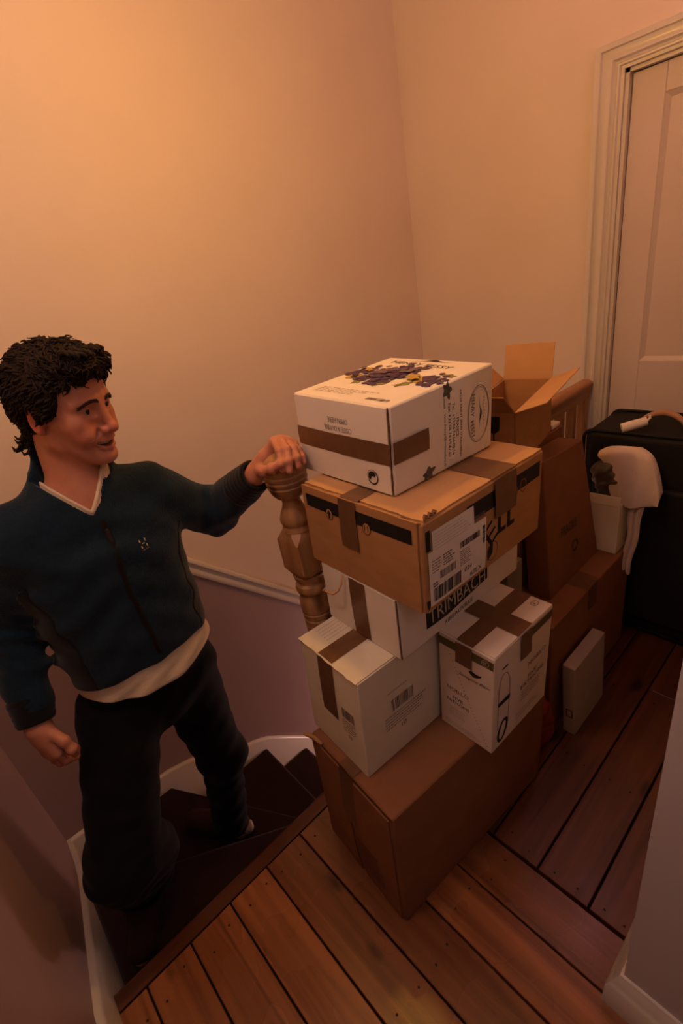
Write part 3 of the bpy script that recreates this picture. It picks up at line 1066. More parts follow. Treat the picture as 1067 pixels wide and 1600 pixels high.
# --- D: brown computer carton
ZD0 = ZB1 + CH + 0.0006
DH = 0.2030
D_ = Carton('cardboard_box', hexa((0.5716, 0.5245), -0.0392, 0.4109, 0.372, ZD0, DH, (0.0032, -0.0077)), 'kraft',
            'brown carton with black band and shipping labels, directly under the white grape carton', bulge=0.004, bevel=0.004)
W, H = D_.size('left')
Wr, Hr = D_.size('right')
Wt, Ht = D_.size('top')
D_.grid('end_flap', 'left', 0.006, 0.003, W - 0.008, H + 0.004, 'kraft', off=0.0008, thick=0.0035, nu=18, nv=6, jag=0.0008)
D_.grid('raw_card_edge', 'top', -0.001, 0.004, 0.005, W - 0.008, 'raw_edge', off=0.0006, nu=1, nv=24, jag=0.002)
D_.grid('top_flap', 'top', 0.009, 0.003, Wt - 0.003, W - 0.003, 'kraft_light', off=0.0008, thick=0.0032, nu=10, nv=22, jag=0.0018)
EL = 0.0052
D_.grid('black_band', 'left', W * 0.055, H - 0.045, W * 0.945, H - 0.014, 'ink', off=EL, nu=24, nv=3)
for u, t in ((0.285, 'arrow'), (0.50, 'cup'), (0.615, '11')):
    D_.ring('handling_mark', 'left', W * u, H - 0.046, 0.0125, 0.0145, 0.0016, 'ink', off=EL + 0.0008)
    D_.poly('handling_mark', 'left', [[(W * u + 0.011 * math.cos(a * 0.5236), H - 0.046 + 0.013 * math.sin(a * 0.5236)) for a in range(12)]], 'kraft', off=EL + 0.0005)
D_.poly('arrow_mark', 'left', [[(W * 0.285 - 0.003, H - 0.056), (W * 0.285 + 0.003, H - 0.056), (W * 0.285 + 0.003, H - 0.046), (W * 0.285 + 0.008, H - 0.046), (W * 0.285, H - 0.035), (W * 0.285 - 0.008, H - 0.046), (W * 0.285 - 0.003, H - 0.046)]], 'ink', off=EL + 0.0012)
D_.text('handling_mark', '11', 'left', W * 0.615, H - 0.045, 0.014, 'ink', off=EL + 0.0012, width=0.012)
D_.tape([('left', W * 0.385, H - 0.112, W * 0.535, H + 0.004)], off=EL + 0.002)
D_.tape([('top', -0.002, W * 0.465, Wt * 0.4, W * 0.615)], off=0.0052)
D_.tape([('top', Wt * 0.53, 0.0, Wt * 0.74, W), ('right', Wt * 0.53, H - 0.085, Wt * 0.72, H + 0.002)], off=0.0054)
D_.grid('black_band', 'right', 0.130, 0.146, 0.398, 0.183, 'ink', off=0.0009, nu=24, nv=3)
D_.grid('black_band', 'right', Wr * 0.02, H - 0.062, Wr * 0.05, H - 0.018, 'ink', off=0.0009)
D_.ring('handling_mark', 'right', Wr * 0.80, H - 0.052, 0.013, 0.016, 0.003, 'kraft_dark', off=0.0012)
D_.ring('handling_mark', 'right', Wr * 0.72, H - 0.056, 0.011, 0.015, 0.003, 'kraft_dark', off=0.0012)
# big slanted wordmark, partly hidden by the labels
E3 = []
ee = 0.0


def slantE(u, v, s, m):
    vs, fs, wh = TEXTS['E']
    return D_.text('big_lettering', 'E', 'right', u, v, s, m, rot=0.62, width=s * 0.72)


slantE(0.209, 0.088, 0.052, 'ink')
D_.poly('big_lettering', 'right', [[(0.233, 0.073), (0.263, 0.073), (0.263, 0.084), (0.245, 0.084), (0.245, 0.120), (0.233, 0.120)],
                                   [(0.268, 0.073), (0.297, 0.073), (0.297, 0.084), (0.280, 0.084), (0.280, 0.122), (0.268, 0.122)]], 'ink')
D_.ring('handling_mark', 'right', 0.216, 0.040, 0.019, 0.024, 0.0013, 'ink')
D_.poly('handling_mark', 'right', [[(0.200, 0.020), (0.217, 0.034), (0.217, 0.060), (0.204, 0.056), (0.199, 0.046)]], 'ink')
lab = D_.grid('shipping_label', 'right', 0.012, 0.012, 0.190, 0.138, 'label', off=0.0018)
lab2 = D_.grid('delivery_note', 'right', 0.024, 0.124, 0.149, 0.180, 'label', off=0.0024)
D_.lines('faint_print', 'right', 0.030, 0.134, 0.140, 0.174, 'ink_faint', rows=6, fill=0.18, off=0.0030, parent=lab2, seed=21)
lw = Wr * 0.545
D_.bars('bar_code', 'right', 0.022, 0.020, 0.108, 0.052, 'ink', n=26, off=0.0026, parent=lab, seed=3)
D_.bars('bar_code', 'right', 0.042, 0.066, 0.088, 0.084, 'ink_grey', n=16, off=0.0026, parent=lab, seed=5)
D_.lines('label_print', 'right', 0.020, 0.086, 0.048, 0.118, 'ink_grey', rows=5, fill=0.35, off=0.0026, parent=lab, seed=6)
D_.lines('label_print', 'right', 0.052, 0.090, 0.086, 0.118, 'ink', rows=5, fill=0.4, off=0.0026, parent=lab, seed=7)
D_.lines('label_print', 'right', 0.102, 0.060, 0.140, 0.098, 'ink_grey', rows=8, fill=0.35, off=0.0026, parent=lab, seed=8)
D_.bars('bar_code', 'right', 0.104, 0.104, 0.166, 0.118, 'ink', n=24, off=0.0026, parent=lab, seed=9)
D_.bars('bar_code', 'right', 0.176, 0.080, 0.185, 0.122, 'ink', n=18, vert=False, off=0.0026, parent=lab, seed=11)
D_.lines('label_print', 'right', 0.021, 0.054, 0.036, 0.066, 'ink', rows=2, fill=0.5, off=0.0026, parent=lab, seed=10)
D_.text('label_number', '024', 'right', 0.128, 0.046, 0.012, 'ink', off=0.0026, parent=lab, width=0.024)
D_.text('label_number', '67LX', 'right', 0.156, 0.024, 0.013, 'ink', off=0.0026, parent=lab, width=0.040)
D_.bars('bar_code', 'right', 0.152, 0.142, 0.186, 0.154, 'ink_grey', n=18, off=0.0022, seed=12)
D_.poly('torn_tape_end', 'right', [[(0.002, 0.030), (0.018, 0.028), (0.019, 0.010), (0.013, 0.015), (0.008, 0.006), (0.004, 0.014)]], 'ink')
g = G()
for k in range(6):
    p = D_.at('top', 0.012 + 0.006 * k, 0.002 + 0.004 * (k % 2), 0.004)
    g.tube([p, p + np.array((0.004, 0.004, 0.005)), p + np.array((0.009, 0.000, 0.002))], [0.0022, 0.003, 0.0016], 6)
g.out('torn_corner', 'kraft_dark', D_.root, smooth=True)

# --- F: white grape carton on top
ZF0 = ZD0 + DH + 0.0062
FH = 0.1900
FV = hexa((0.6352, 0.6311), -0.0569, 0.3201, 0.3188, ZF0, FH, (0.0072, -0.0066))
for k_, dz_ in (('N1', -0.007), ('B1', 0.008)):
    FV[k_] = (FV[k_][0], FV[k_][1], FV[k_][2] + dz_)
F_ = Carton('cardboard_box', FV, 'white_card',
            'white wine carton printed with purple grapes, topmost of the tall stack', bulge=0.003, bevel=0.004)
W, H = F_.size('left')
Wr, Hr = F_.size('right')
Wt, Ht = F_.size('top')
F_.grid('end_flap', 'left', 0.004, 0.003, W - 0.007, H - 0.003, 'white_card', off=0.0005, thick=0.0024, jag=0.0004)
F_.grid('raw_card_edge', 'left', W - 0.007, 0.004, W - 0.0018, H - 0.001, 'raw_edge', off=0.0006, nu=1, nv=14, jag=0.001)
F_.tape([('left', 0.0, H * 0.365, W * 0.54, H * 0.60), ('right', 0.0, H * 0.36, 0.10, H * 0.595)], off=0.0038)
F_.tape([('left', W * 0.52, H * 0.362, W - 0.001, H * 0.605)], off=0.0043)
F_.text('end_lettering', 'COTE A OUVRIR', 'left', 0.160, 0.1265, 0.0115, 'ink_grey', rot=math.pi, width=0.094, off=0.0036)
F_.text('end_lettering', 'OPEN HERE', 'left', 0.162, 0.1450, 0.0115, 'ink_grey', rot=math.pi, width=0.068, off=0.0036)
# round recycling mark
uu, vv, rr = W * 0.815, H * 0.175, 0.0165
F_.ring('recycling_mark', 'left', uu, vv, rr, rr * 1.05, 0.0032, 'ink', off=0.0036, a0=-150, a1=60, n=20)
F_.ring('recycling_mark', 'left', uu, vv, rr, rr * 1.05, 0.0010, 'ink', off=0.0036, a0=60, a1=210, n=16)
F_.poly('recycling_mark', 'left', [[(uu - 0.014, vv - 0.002), (uu - 0.012, vv + 0.008), (uu - 0.004, vv + 0.0135), (uu + 0.001, vv + 0.012), (uu + 0.003, vv + 0.016), (uu + 0.010, vv + 0.006), (uu + 0.004, vv - 0.001), (uu + 0.003, vv + 0.003), (uu - 0.003, vv + 0.001), (uu - 0.006, vv - 0.004), (uu - 0.010, vv - 0.008)]], 'ink', off=0.0036)
# long side
mid = Hr * 0.55
for t, u, v_, wd, h_ in (('e-mail : vins.fessy@wanadoo.fr', 0.1525, 0.086, 0.156, 0.0085), ('Fax: +33 04.74.69.61.67', 0.168, 0.083, 0.116, 0.0085), ('Tel.: +33 04.74.66.00.16', 0.181, 0.083, 0.112, 0.0085), ('FRANCE', 0.1935, 0.084, 0.040, 0.0085), ("69220 SAINT JEAN D'ARDIERES", 0.205, 0.086, 0.146, 0.0085)):
    F_.text('address_lettering', t, 'right', u, v_, h_, 'ink', rot=-math.pi / 2, width=wd)
ou, ov = 0.268, 0.089
F_.ring('oval_logo', 'right', ou, ov, 0.040, 0.062, 0.0012, 'ink', n=48)
F_.ring('oval_logo', 'right', ou, ov, 0.037, 0.058, 0.0008, 'ink', n=48)
F_.text('oval_logo', 'HENRY', 'right', ou - 0.021, ov + 0.024, 0.0115, 'ink', rot=-math.pi / 2 + 2 * math.pi - 0.12 + 0.0, width=0.046)
F_.text('oval_logo', 'FESSY', 'right', ou - 0.021, ov - 0.028, 0.0115, 'ink', rot=-math.pi / 2 + 0.18, width=0.040)
F_.lines('oval_logo', 'right', ou + 0.018, ov - 0.03, ou + 0.022, ov + 0.035, 'ink_faint', rows=9, fill=0.5, seed=3)


def swoosh(face, cu, cv, L, rot, m, name):
    up = []
    lo = []
    for i in range(25):
        t = -1 + 2 * i / 24
        y = 0.055 * L * (math.exp(-(t * 3.2) ** 2)) - 0.03 * L * t * t + 0.02 * L * t
        th = L * (0.010 + 0.085 * math.exp(-((t - 0.10) * 3.6) ** 2)) * (1 - abs(t) ** 4)
        up.append((t * L / 2, y + th / 2))
        lo.append((t * L / 2, y - th / 2))
    ca, sa = math.cos(rot), math.sin(rot)
    q = lambda p: (cu + p[0] * ca - p[1] * sa, cv + p[0] * sa + p[1] * ca)
    return F_.poly(name, face, [[q(lo[i]), q(lo[i + 1]), q(up[i + 1]), q(up[i])] for i in range(24)], m, off=0.0008)


swoosh('right', ou + 0.004, ov + 0.002, 0.078, -math.pi / 2, 'ink', 'oval_logo')


def leaf(face, cu, cv, L, rot, m, name='leaf_print', off=0.0009, w=0.55):
    pts = []
    n_ = 22
    for i in range(n_):
        a = 2 * math.pi * i / n_
        r = L / 2 * (0.78 + 0.22 * math.cos(5 * a)) * (1 + 0.15 * math.cos(a))
        x, y = r * math.cos(a), r * math.sin(a) * w
        pts.append((cu + x * math.cos(rot) - y * math.sin(rot), cv + x * math.sin(rot) + y * math.cos(rot)))
    return F_.poly(name, face, [[(cu, cv), pts[i], pts[(i + 1) % n_]] for i in range(n_)], m, off=off)


leaf('right', 0.163, Hr - 0.013, 0.040, -1.3, 'leaf_dark', w=0.75)
leaf('right', 0.098, 0.013, 0.044, 0.35, 'leaf_dark', w=0.7)
# lid: picture of grapes, lettering, small print
# lid axes: u along the long side (away right), v towards the stair wall
swoosh('top', 0.300, 0.160, 0.140, -math.pi / 2, 'ink', 'bird_emblem')
F_.text('lid_lettering', 'HENRY FESSY', 'top', 0.272, 0.168, 0.019, 'ink', rot=-math.pi / 2 - 0.10, width=0.205)
gr = random.Random(11)


def grapes(name, c0, c1, spread, n_, m, off):
    P = []
    for k in range(n_):
        t = gr.random()
        u = c0[0] + (c1[0] - c0[0]) * t + gr.gauss(0, spread[0])
        v = c0[1] + (c1[1] - c0[1]) * t + gr.gauss(0, spread[1])
        u = min(max(u, 0.010), Wt - 0.010)
        v = min(max(v, 0.010), W - 0.010)
        r = gr.uniform(0.0065, 0.0095)
        P.append([(u + r * math.cos(a * 0.628), v + r * math.sin(a * 0.628)) for a in range(10)])
    o = F_.poly(name, 'top', P, m, off=off)
    o['kind'] = 'stuff'
    # stagger so that overlapping grapes do not share a plane
    for i, v in enumerate(o.data.vertices):
        v.co.z += 0.00003 * (i // 10)
    return o


for (u, v, L, r_, m_) in ((0.145, 0.262, 0.085, 1.2, 'leaf_yellow'), (0.125, 0.225, 0.075, 0.3, 'leaf_green'), (0.165, 0.080, 0.080, 1.0, 'leaf_yellow'), (0.118, 0.150, 0.06, -0.4, 'leaf_green'), (0.205, 0.026, 0.050, 1.3, 'leaf_green'), (0.128, 0.090, 0.055, -0.6, 'leaf_green')):
    leaf('top', u, v, L, r_, M[m_], off=0.0008)
grapes('grape_print', (0.175, 0.300), (0.210, 0.275), (0.014, 0.012), 40, 'grape', 0.0012)
grapes('grape_print', (0.160, 0.235), (0.208, 0.135), (0.022, 0.026), 130, 'grape', 0.0012)
grapes('grape_print', (0.125, 0.185), (0.145, 0.165), (0.012, 0.014), 30, 'grape', 0.0012)
grapes('grape_print', (0.190, 0.055), (0.150, 0.030), (0.014, 0.014), 36, 'grape', 0.0012)
grapes('grape_print', (0.185, 0.23), (0.210, 0.15), (0.016, 0.026), 22, 'grape_pale', 0.0052)
leaf('top', 0.166, 0.092, 0.062, 0.9, 'leaf_yellow', off=0.0060)
leaf('top', 0.192, 0.262, 0.050, 1.1, 'leaf_yellow', off=0.0060, w=0.4)
for k in range(4):
    F_.poly('small_print', 'top', [[(0.062 - 0.009 * k - 0.002, 0.28 - 0.016 * j - 0.010 * (j % 3) * 0.3), (0.062 - 0.009 * k + 0.002, 0.28 - 0.016 * j - 0.010 * (j % 3) * 0.3), (0.062 - 0.009 * k + 0.002, 0.268 - 0.016 * j), (0.062 - 0.009 * k - 0.002, 0.268 - 0.016 * j)] for j in range(12 - 2 * (k % 2)) if not (k > 1 and j > 7)], 'ink_faint')
F_.bars('bar_code', 'top', 0.021, 0.030, 0.034, 0.092, 'ink_grey', n=16, vert=False, seed=6)

# ================================================================== THINGS BY THE DOOR
# --- I: long low carton on the floor
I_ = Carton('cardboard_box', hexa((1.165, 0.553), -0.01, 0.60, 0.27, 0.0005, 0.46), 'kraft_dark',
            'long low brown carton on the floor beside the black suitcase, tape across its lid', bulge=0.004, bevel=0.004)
Wt, Ht = I_.size('top')
W, H = I_.size('right')
I_.tape([('top', Wt * 0.40, 0.0, Wt * 0.55, Ht), ('right', Wt * 0.41, H - 0.09, Wt * 0.52, H - 0.001)], off=0.0012)
I_.grid('top_flap', 'top', 0.002, 0.002, Wt - 0.002, Ht * 0.9, 'kraft_dark', off=0.0004, thick=0.0)
# --- white slab parcel leaning on it
g = Carton('parcel', {'N0': (1.198, 0.480, 0.0006), 'R0': (1.425, 0.480, 0.0006), 'L0': (1.198, 0.521, 0.0006), 'B0': (1.425, 0.521, 0.0006),
                      'N1': (1.205, 0.494, 0.290), 'R1': (1.432, 0.494, 0.290), 'L1': (1.205, 0.536, 0.290), 'B1': (1.432, 0.536, 0.290)}, 'shaded_card',
           'flat white parcel standing on edge against the long brown carton', bulge=0.001, cat='parcel')
g.poly('square_mark', 'left', [[(0.012, 0.075), (0.034, 0.075), (0.034, 0.079), (0.012, 0.079)], [(0.012, 0.105), (0.034, 0.105), (0.034, 0.109), (0.012, 0.109)], [(0.012, 0.079), (0.0155, 0.079), (0.0155, 0.105), (0.012, 0.105)], [(0.0305, 0.079), (0.034, 0.079), (0.034, 0.105), (0.0305, 0.105)]], 'ink')
# --- G: tall flat carton standing on I
GV = {'N0': (1.290, 0.622, 0.4615), 'R0': (1.655, 0.622, 0.4615), 'L0': (1.290, 0.70, 0.4615), 'B0': (1.655, 0.70, 0.4615),
      'N1': (1.262, 0.640, 0.968), 'R1': (1.515, 0.640, 0.950), 'L1': (1.262, 0.718, 0.968), 'B1': (1.515, 0.718, 0.950)}
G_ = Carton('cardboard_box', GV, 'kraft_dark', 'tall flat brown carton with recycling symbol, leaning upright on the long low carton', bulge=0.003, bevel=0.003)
W, H = G_.size('right')
G_.text('faint_lettering', 'FRAGILE', 'right', W * 0.44, H * 0.44, 0.034, 'ink_dim', width=0.125, rot=0.0)
for k in range(3):
    a0 = 90 + 120 * k
    cu, cv, r_ = W * 0.53, H * 0.26, 0.026
    P = []
    for i in range(6):
        a = math.radians(a0 + 14 * i)
        b = math.radians(a0 + 14 * (i + 1))
        P.append([(cu + r_ * math.cos(a), cv + r_ * math.sin(a)), (cu + r_ * math.cos(b), cv + r_ * math.sin(b)), (cu + (r_ - 0.010) * math.cos(b), cv + (r_ - 0.010) * math.sin(b)), (cu + (r_ - 0.010) * math.cos(a), cv + (r_ - 0.010) * math.sin(a))])
    a = math.radians(a0 + 84)
    b = math.radians(a0 + 108)
    P.append([(cu + (r_ + 0.005) * math.cos(a), cv + (r_ + 0.005) * math.sin(a)), (cu + (r_ - 0.005) * math.cos(b), cv + (r_ - 0.005) * math.sin(b)), (cu + (r_ - 0.015) * math.cos(a), cv + (r_ - 0.015) * math.sin(a))])
    G_.poly('recycling_symbol', 'right', P, 'ink_dim')
# --- K: carton behind G that carries the open carton
K_ = Carton('cardboard_box', hexa((1.20, 0.728), 0.0, 0.36, 0.16, 0.4615, 0.512), 'kraft_dark',
            'brown carton behind the tall flat one, under the open carton', bulge=0.002)
# --- H: open carton with its flaps up
HYAW = math.radians(12.4)
hv = hexa((1.135, 0.655), HYAW, 0.365, 0.152, 0.9755, 0.174)
a = Vector((math.cos(HYAW), math.sin(HYAW), 0))
b = Vector((-math.sin(HYAW), math.cos(HYAW), 0))
H0 = root('open_cardboard_box', (1.28, 0.77, 0.9755), 'open brown carton with its flaps standing up, in front of the handrail', 'box')
P = {k: Vector(v) for k, v in hv.items()}
T = 0.004


def slab(name, q, t, m, par):
    """four corners + thickness along the normal"""
    q = [Vector(p) for p in q]
    nrm = (q[1] - q[0]).cross(q[3] - q[0]).normalized() * t
    g = G().add(q + [p + nrm for p in q], [(3, 2, 1, 0), (4, 5, 6, 7), (0, 1, 5, 4), (1, 2, 6, 5), (2, 3, 7, 6), (3, 0, 4, 7)])
    return g.out(name, m, par, bevel=0.001, seg=1)


slab('side_panel', (P['N0'], P['R0'], P['R1'], P['N1']), -T, 'kraft', H0)
slab('side_panel', (P['R0'], P['B0'], P['B1'], P['R1']), -T, 'kraft', H0)
slab('side_panel', (P['B0'], P['L0'], P['L1'], P['B1']), -T, 'kraft', H0)
lp = slab('side_panel', (P['L0'], P['N0'], P['N1'], P['L1']), -T, 'kraft', H0)
slab('base_panel', (P['N0'], P['R0'], P['B0'], P['L0']), T, 'kraft', H0)
zz = Vector((0, 0, 1))
# flaps: far end flap stands up, back flap tilts up, front flap folds outwards, near end flap up
slab('flap', (P['R1'], P['B1'], P['B1'] + a * 0.03 + zz * 0.105, P['R1'] + a * 0.03 + zz * 0.105), T * 0.8, 'kraft_light', H0)
slab('flap', (P['R1'], P['N1'], P['N1'] - b * 0.080 + zz * 0.028, P['R1'] - b * 0.080 + zz * 0.028), T * 0.8, 'kraft_light', H0)
slab('flap', (P['L1'], P['B1'], P['B1'] + b * 0.06 + zz * 0.055, P['L1'] + b * 0.06 + zz * 0.055), T * 0.8, 'kraft', H0)
slab('flap', (P['N1'], P['L1'], P['L1'] - a * 0.085 + zz * 0.065, P['N1'] - a * 0.085 + zz * 0.065), T * 0.8, 'kraft', H0)
# glass symbol on the near end: a goblet
nrm = (-a)
gl = G()
cc = P['N0'] * 0.62 + P['L0'] * 0.38
bb = (P['L0'] - P['N0']).normalized()


def onend(s_, z_):
    q = cc + bb * s_ + zz * z_ + nrm * 0.001
    return (q.x, q.y, q.z)


gl.add([onend(-0.018, 0.165), onend(-0.016, 0.128), onend(-0.006, 0.118), onend(0.006, 0.118), onend(0.016, 0.128), onend(0.018, 0.165)], [(0, 1, 2, 3, 4, 5)])
gl.add([onend(-0.002, 0.118), onend(-0.002, 0.068), onend(0.002, 0.068), onend(0.002, 0.118)], [(0, 1, 2, 3)])
gl.add([onend(-0.014, 0.068), onend(-0.014, 0.063), onend(0.014, 0.063), onend(0.014, 0.068)], [(0, 1, 2, 3)])
gl.out('fragile_glass_mark', 'ink', H0, fix=False)
# --- folded paper left at the end of K
g = G().box((1.502, 0.733, 0.9745), (1.556, 0.800, 0.9905))
o = g.out('folded_paper', 'white_card', bevel=0.004)
tag(o, 'white folded paper lying beside the open carton', 'paper')
# --- grey carton and dark bag wedged between the stacks
Carton('cardboard_box', hexa((1.062, 0.640), 0.04, 0.085, 0.10, 0.0005, 0.700), 'grey_card',
       'narrow grey carton wedged upright between the tall stack and the tall flat carton', bulge=0.001, sub=4)

# --- J: white box on I
J_ = Carton('storage_box', hexa((1.664, 0.563), 0.0, 0.090, 0.105, 0.4615, 0.195), 'white_card',
            'small white box stuffed with a bag, on the end of the long low carton', bulge=0.001, sub=4)
W, H = J_.size('left')
slab('lid_flap', (J_.V['L1'], J_.V['N1'], J_.V['N1'] + np.array((0.006, 0, 0.035)), J_.V['L1'] + np.array((0.006, 0, 0.035))), 0.003, 'white_card', J_.root)

# --- suitcase
sc = root('suitcase', (1.96, 0.49, 0.0), 'large black fabric suitcase standing upright in front of the white door', 'suitcase')
SX0, SX1, SY0, SY1, SZ = 1.825, 2.105, 0.20, 0.768, 0.862


def rbox(g, x0, x1, y0, y1, z0, z1, r, seg=6):
    poly = []
    for cx_, cy_, a0 in ((x1 - r, y1 - r, 0), (x0 + r, y1 - r, 90), (x0 + r, y0 + r, 180), (x1 - r, y0 + r, 270)):
        for k in range(seg + 1):
            t = math.radians(a0 + 90 * k / seg)
            poly.append((cx_ + r * math.cos(t), cy_ + r * math.sin(t)))
    g.prism(poly, z0, z1)


g = G()
rbox(g, SX0, SX1, SY0, SY1, 0.03, SZ, 0.035)
o = g.out('case_body', 'suitcase', sc, bevel=0.022, seg=4)
g = G().box((SX0 - 0.028, SY0 + 0.05, 0.10), (SX0 + 0.005, SY1 - 0.05, SZ - 0.18))
g.out('front_pocket', 'suitcase', sc, bevel=0.014, seg=3)
loop = []
for (cx_, cz_, a0) in ((SY1 - 0.03, SZ - 0.03, 0), (SY0 + 0.03, SZ - 0.03, 90), (SY0 + 0.03, 0.06, 180), (SY1 - 0.03, 0.06, 270)):
    for k in range(5):
        t = math.radians(a0 + 22.5 * k)
        loop.append((cx_ + 0.034 * math.cos(t), cz_ + 0.034 * math.sin(t)))
for xp in (SX0 + 0.012, SX1 - 0.012):
    G().tube([(xp, y, z) for y, z in loop + loop[:1]], 0.006, 8, cap=False).out('piping', 'suitcase', sc, smooth=True)
for yy in (SY0 + 0.07, SY1 - 0.07):
    G().box((SX0 + 0.02, yy - 0.025, 0.0), (SX1 - 0.02, yy + 0.025, 0.035)).out('foot', 'sole', sc, bevel=0.006)
hp = []
for k in range(13):
    t = k / 12
    hp.append((1.945 + 0.01 * math.sin(math.pi * t), 0.620 - 0.155 * t, SZ + 0.006 + 0.045 * math.sin(math.pi * t) ** 0.7))
G().tube(hp, [0.008 + 0.004 * math.sin(math.pi * k / 12) for k in range(13)], 10).out('carry_handle', 'leather', sc, smooth=True)
G().box((1.925, 0.612, SZ - 0.002), (1.967, 0.640, SZ + 0.014)).out('handle_mount', 'suitcase', sc, bevel=0.004)
G().box((1.925, 0.448, SZ - 0.002), (1.967, 0.476, SZ + 0.014)).out('handle_mount', 'suitcase', sc, bevel=0.004)
# luggage tag, rolled white paper sleeve
tg = G()
p0 = Vector((1.835, 0.640, SZ + 0.022))
p1 = Vector((1.880, 0.575, SZ + 0.040))
tg.tube([p0, p0.lerp(p1, 0.33), p0.lerp(p1, 0.66), p1], [0.0165, 0.017, 0.0165, 0.0155], 14)
tg.out('luggage_tag', 'label', sc, smooth=False)
G().tube([p1, (1.905, 0.572, SZ + 0.045), (1.935, 0.585, SZ + 0.040), (1.946, 0.580, SZ + 0.040)], 0.004, 8).out('tag_strap', 'label', sc, smooth=True)

# --- lamp above, out of the frame
lampo = root('pendant_lamp', (LAMP[0], LAMP[1], LAMP[2]), 'bare bulb hanging on its cord above the balustrade', 'lamp')
k_ = [(BULB_R * math.sin(math.pi * t / 10), -BULB_R * math.cos(math.pi * t / 10)) for t in range(1, 10)]
bo = G().lathe(LAMP, k_, 16).out('light_bulb', 'bulb', lampo, smooth=True)
G().tube([(LAMP[0], LAMP[1], LAMP[2] + 0.10), (LAMP[0], LAMP[1], ZC)], 0.004, 8).out('cord', 'cable', lampo)
G().lathe((LAMP[0], LAMP[1], ZC - 0.03), [(0.02, 0), (0.045, 0.012), (0.05, 0.03)], 24).out('ceiling_rose', 'gloss_white', lampo, smooth=True)
G().lathe((LAMP[0], LAMP[1], LAMP[2] + 0.034), [(0.012, 0), (0.018, 0.06), (0.010, 0.075)], 16).out('lamp_holder', 'cable', lampo)

# ================================================================== CLOTH, BAGS
def cloth(name, P, m, parent=None, thick=0.004, sub=2):
    """grid of world points -> sheet with thickness"""
    nv, nu = len(P), len(P[0])
    vs = [p for r in P for p in r]
    fs = [(j * nu + i, j * nu + i + 1, (j + 1) * nu + i + 1, (j + 1) * nu + i) for j in range(nv - 1) for i in range(nu - 1)]
    o = mesh(name, vs, fs, m, parent, smooth=True)
    so = o.modifiers.new('thickness', 'SOLIDIFY')
    so.thickness = thick
    sd = o.modifiers.new('smooth', 'SUBSURF')
    sd.levels = sub
    sd.render_levels = sub
    return o


# ================================================================== SIGNED DISTANCE MODELLING
F32 = np.float32


def sd_cone(P, a, b, ra, rb):
    a = np.array(a, F32)
    d = np.array(b, F32) - a
    L = float(d @ d)
    t = np.clip((P - a) @ d / L, 0, 1)
    return np.linalg.norm(P - (a + t[:, None] * d), axis=1) - (ra + (rb - ra) * t)


def sd_ell(P, c, r, R=None):
    q = P - np.array(c, F32)
    if R is not None:
        q = q @ np.array(R, F32)
    r = np.array(r, F32)
    k0 = np.linalg.norm(q / r, axis=1)
    k1 = np.linalg.norm(q / (r * r), axis=1)
    return k0 * (k0 - 1) / np.maximum(k1, 1e-6)


def smin(a, b, k):
    h = np.clip(0.5 + 0.5 * (b - a) / k, 0, 1)
    return b + (a - b) * h - k * h * (1 - h)


def smax(a, b, k):
    return -smin(-a, -b, k)


def union(ds, k):
    d = ds[0]
    for e in ds[1:]:
        d = smin(d, e, k)
    return d


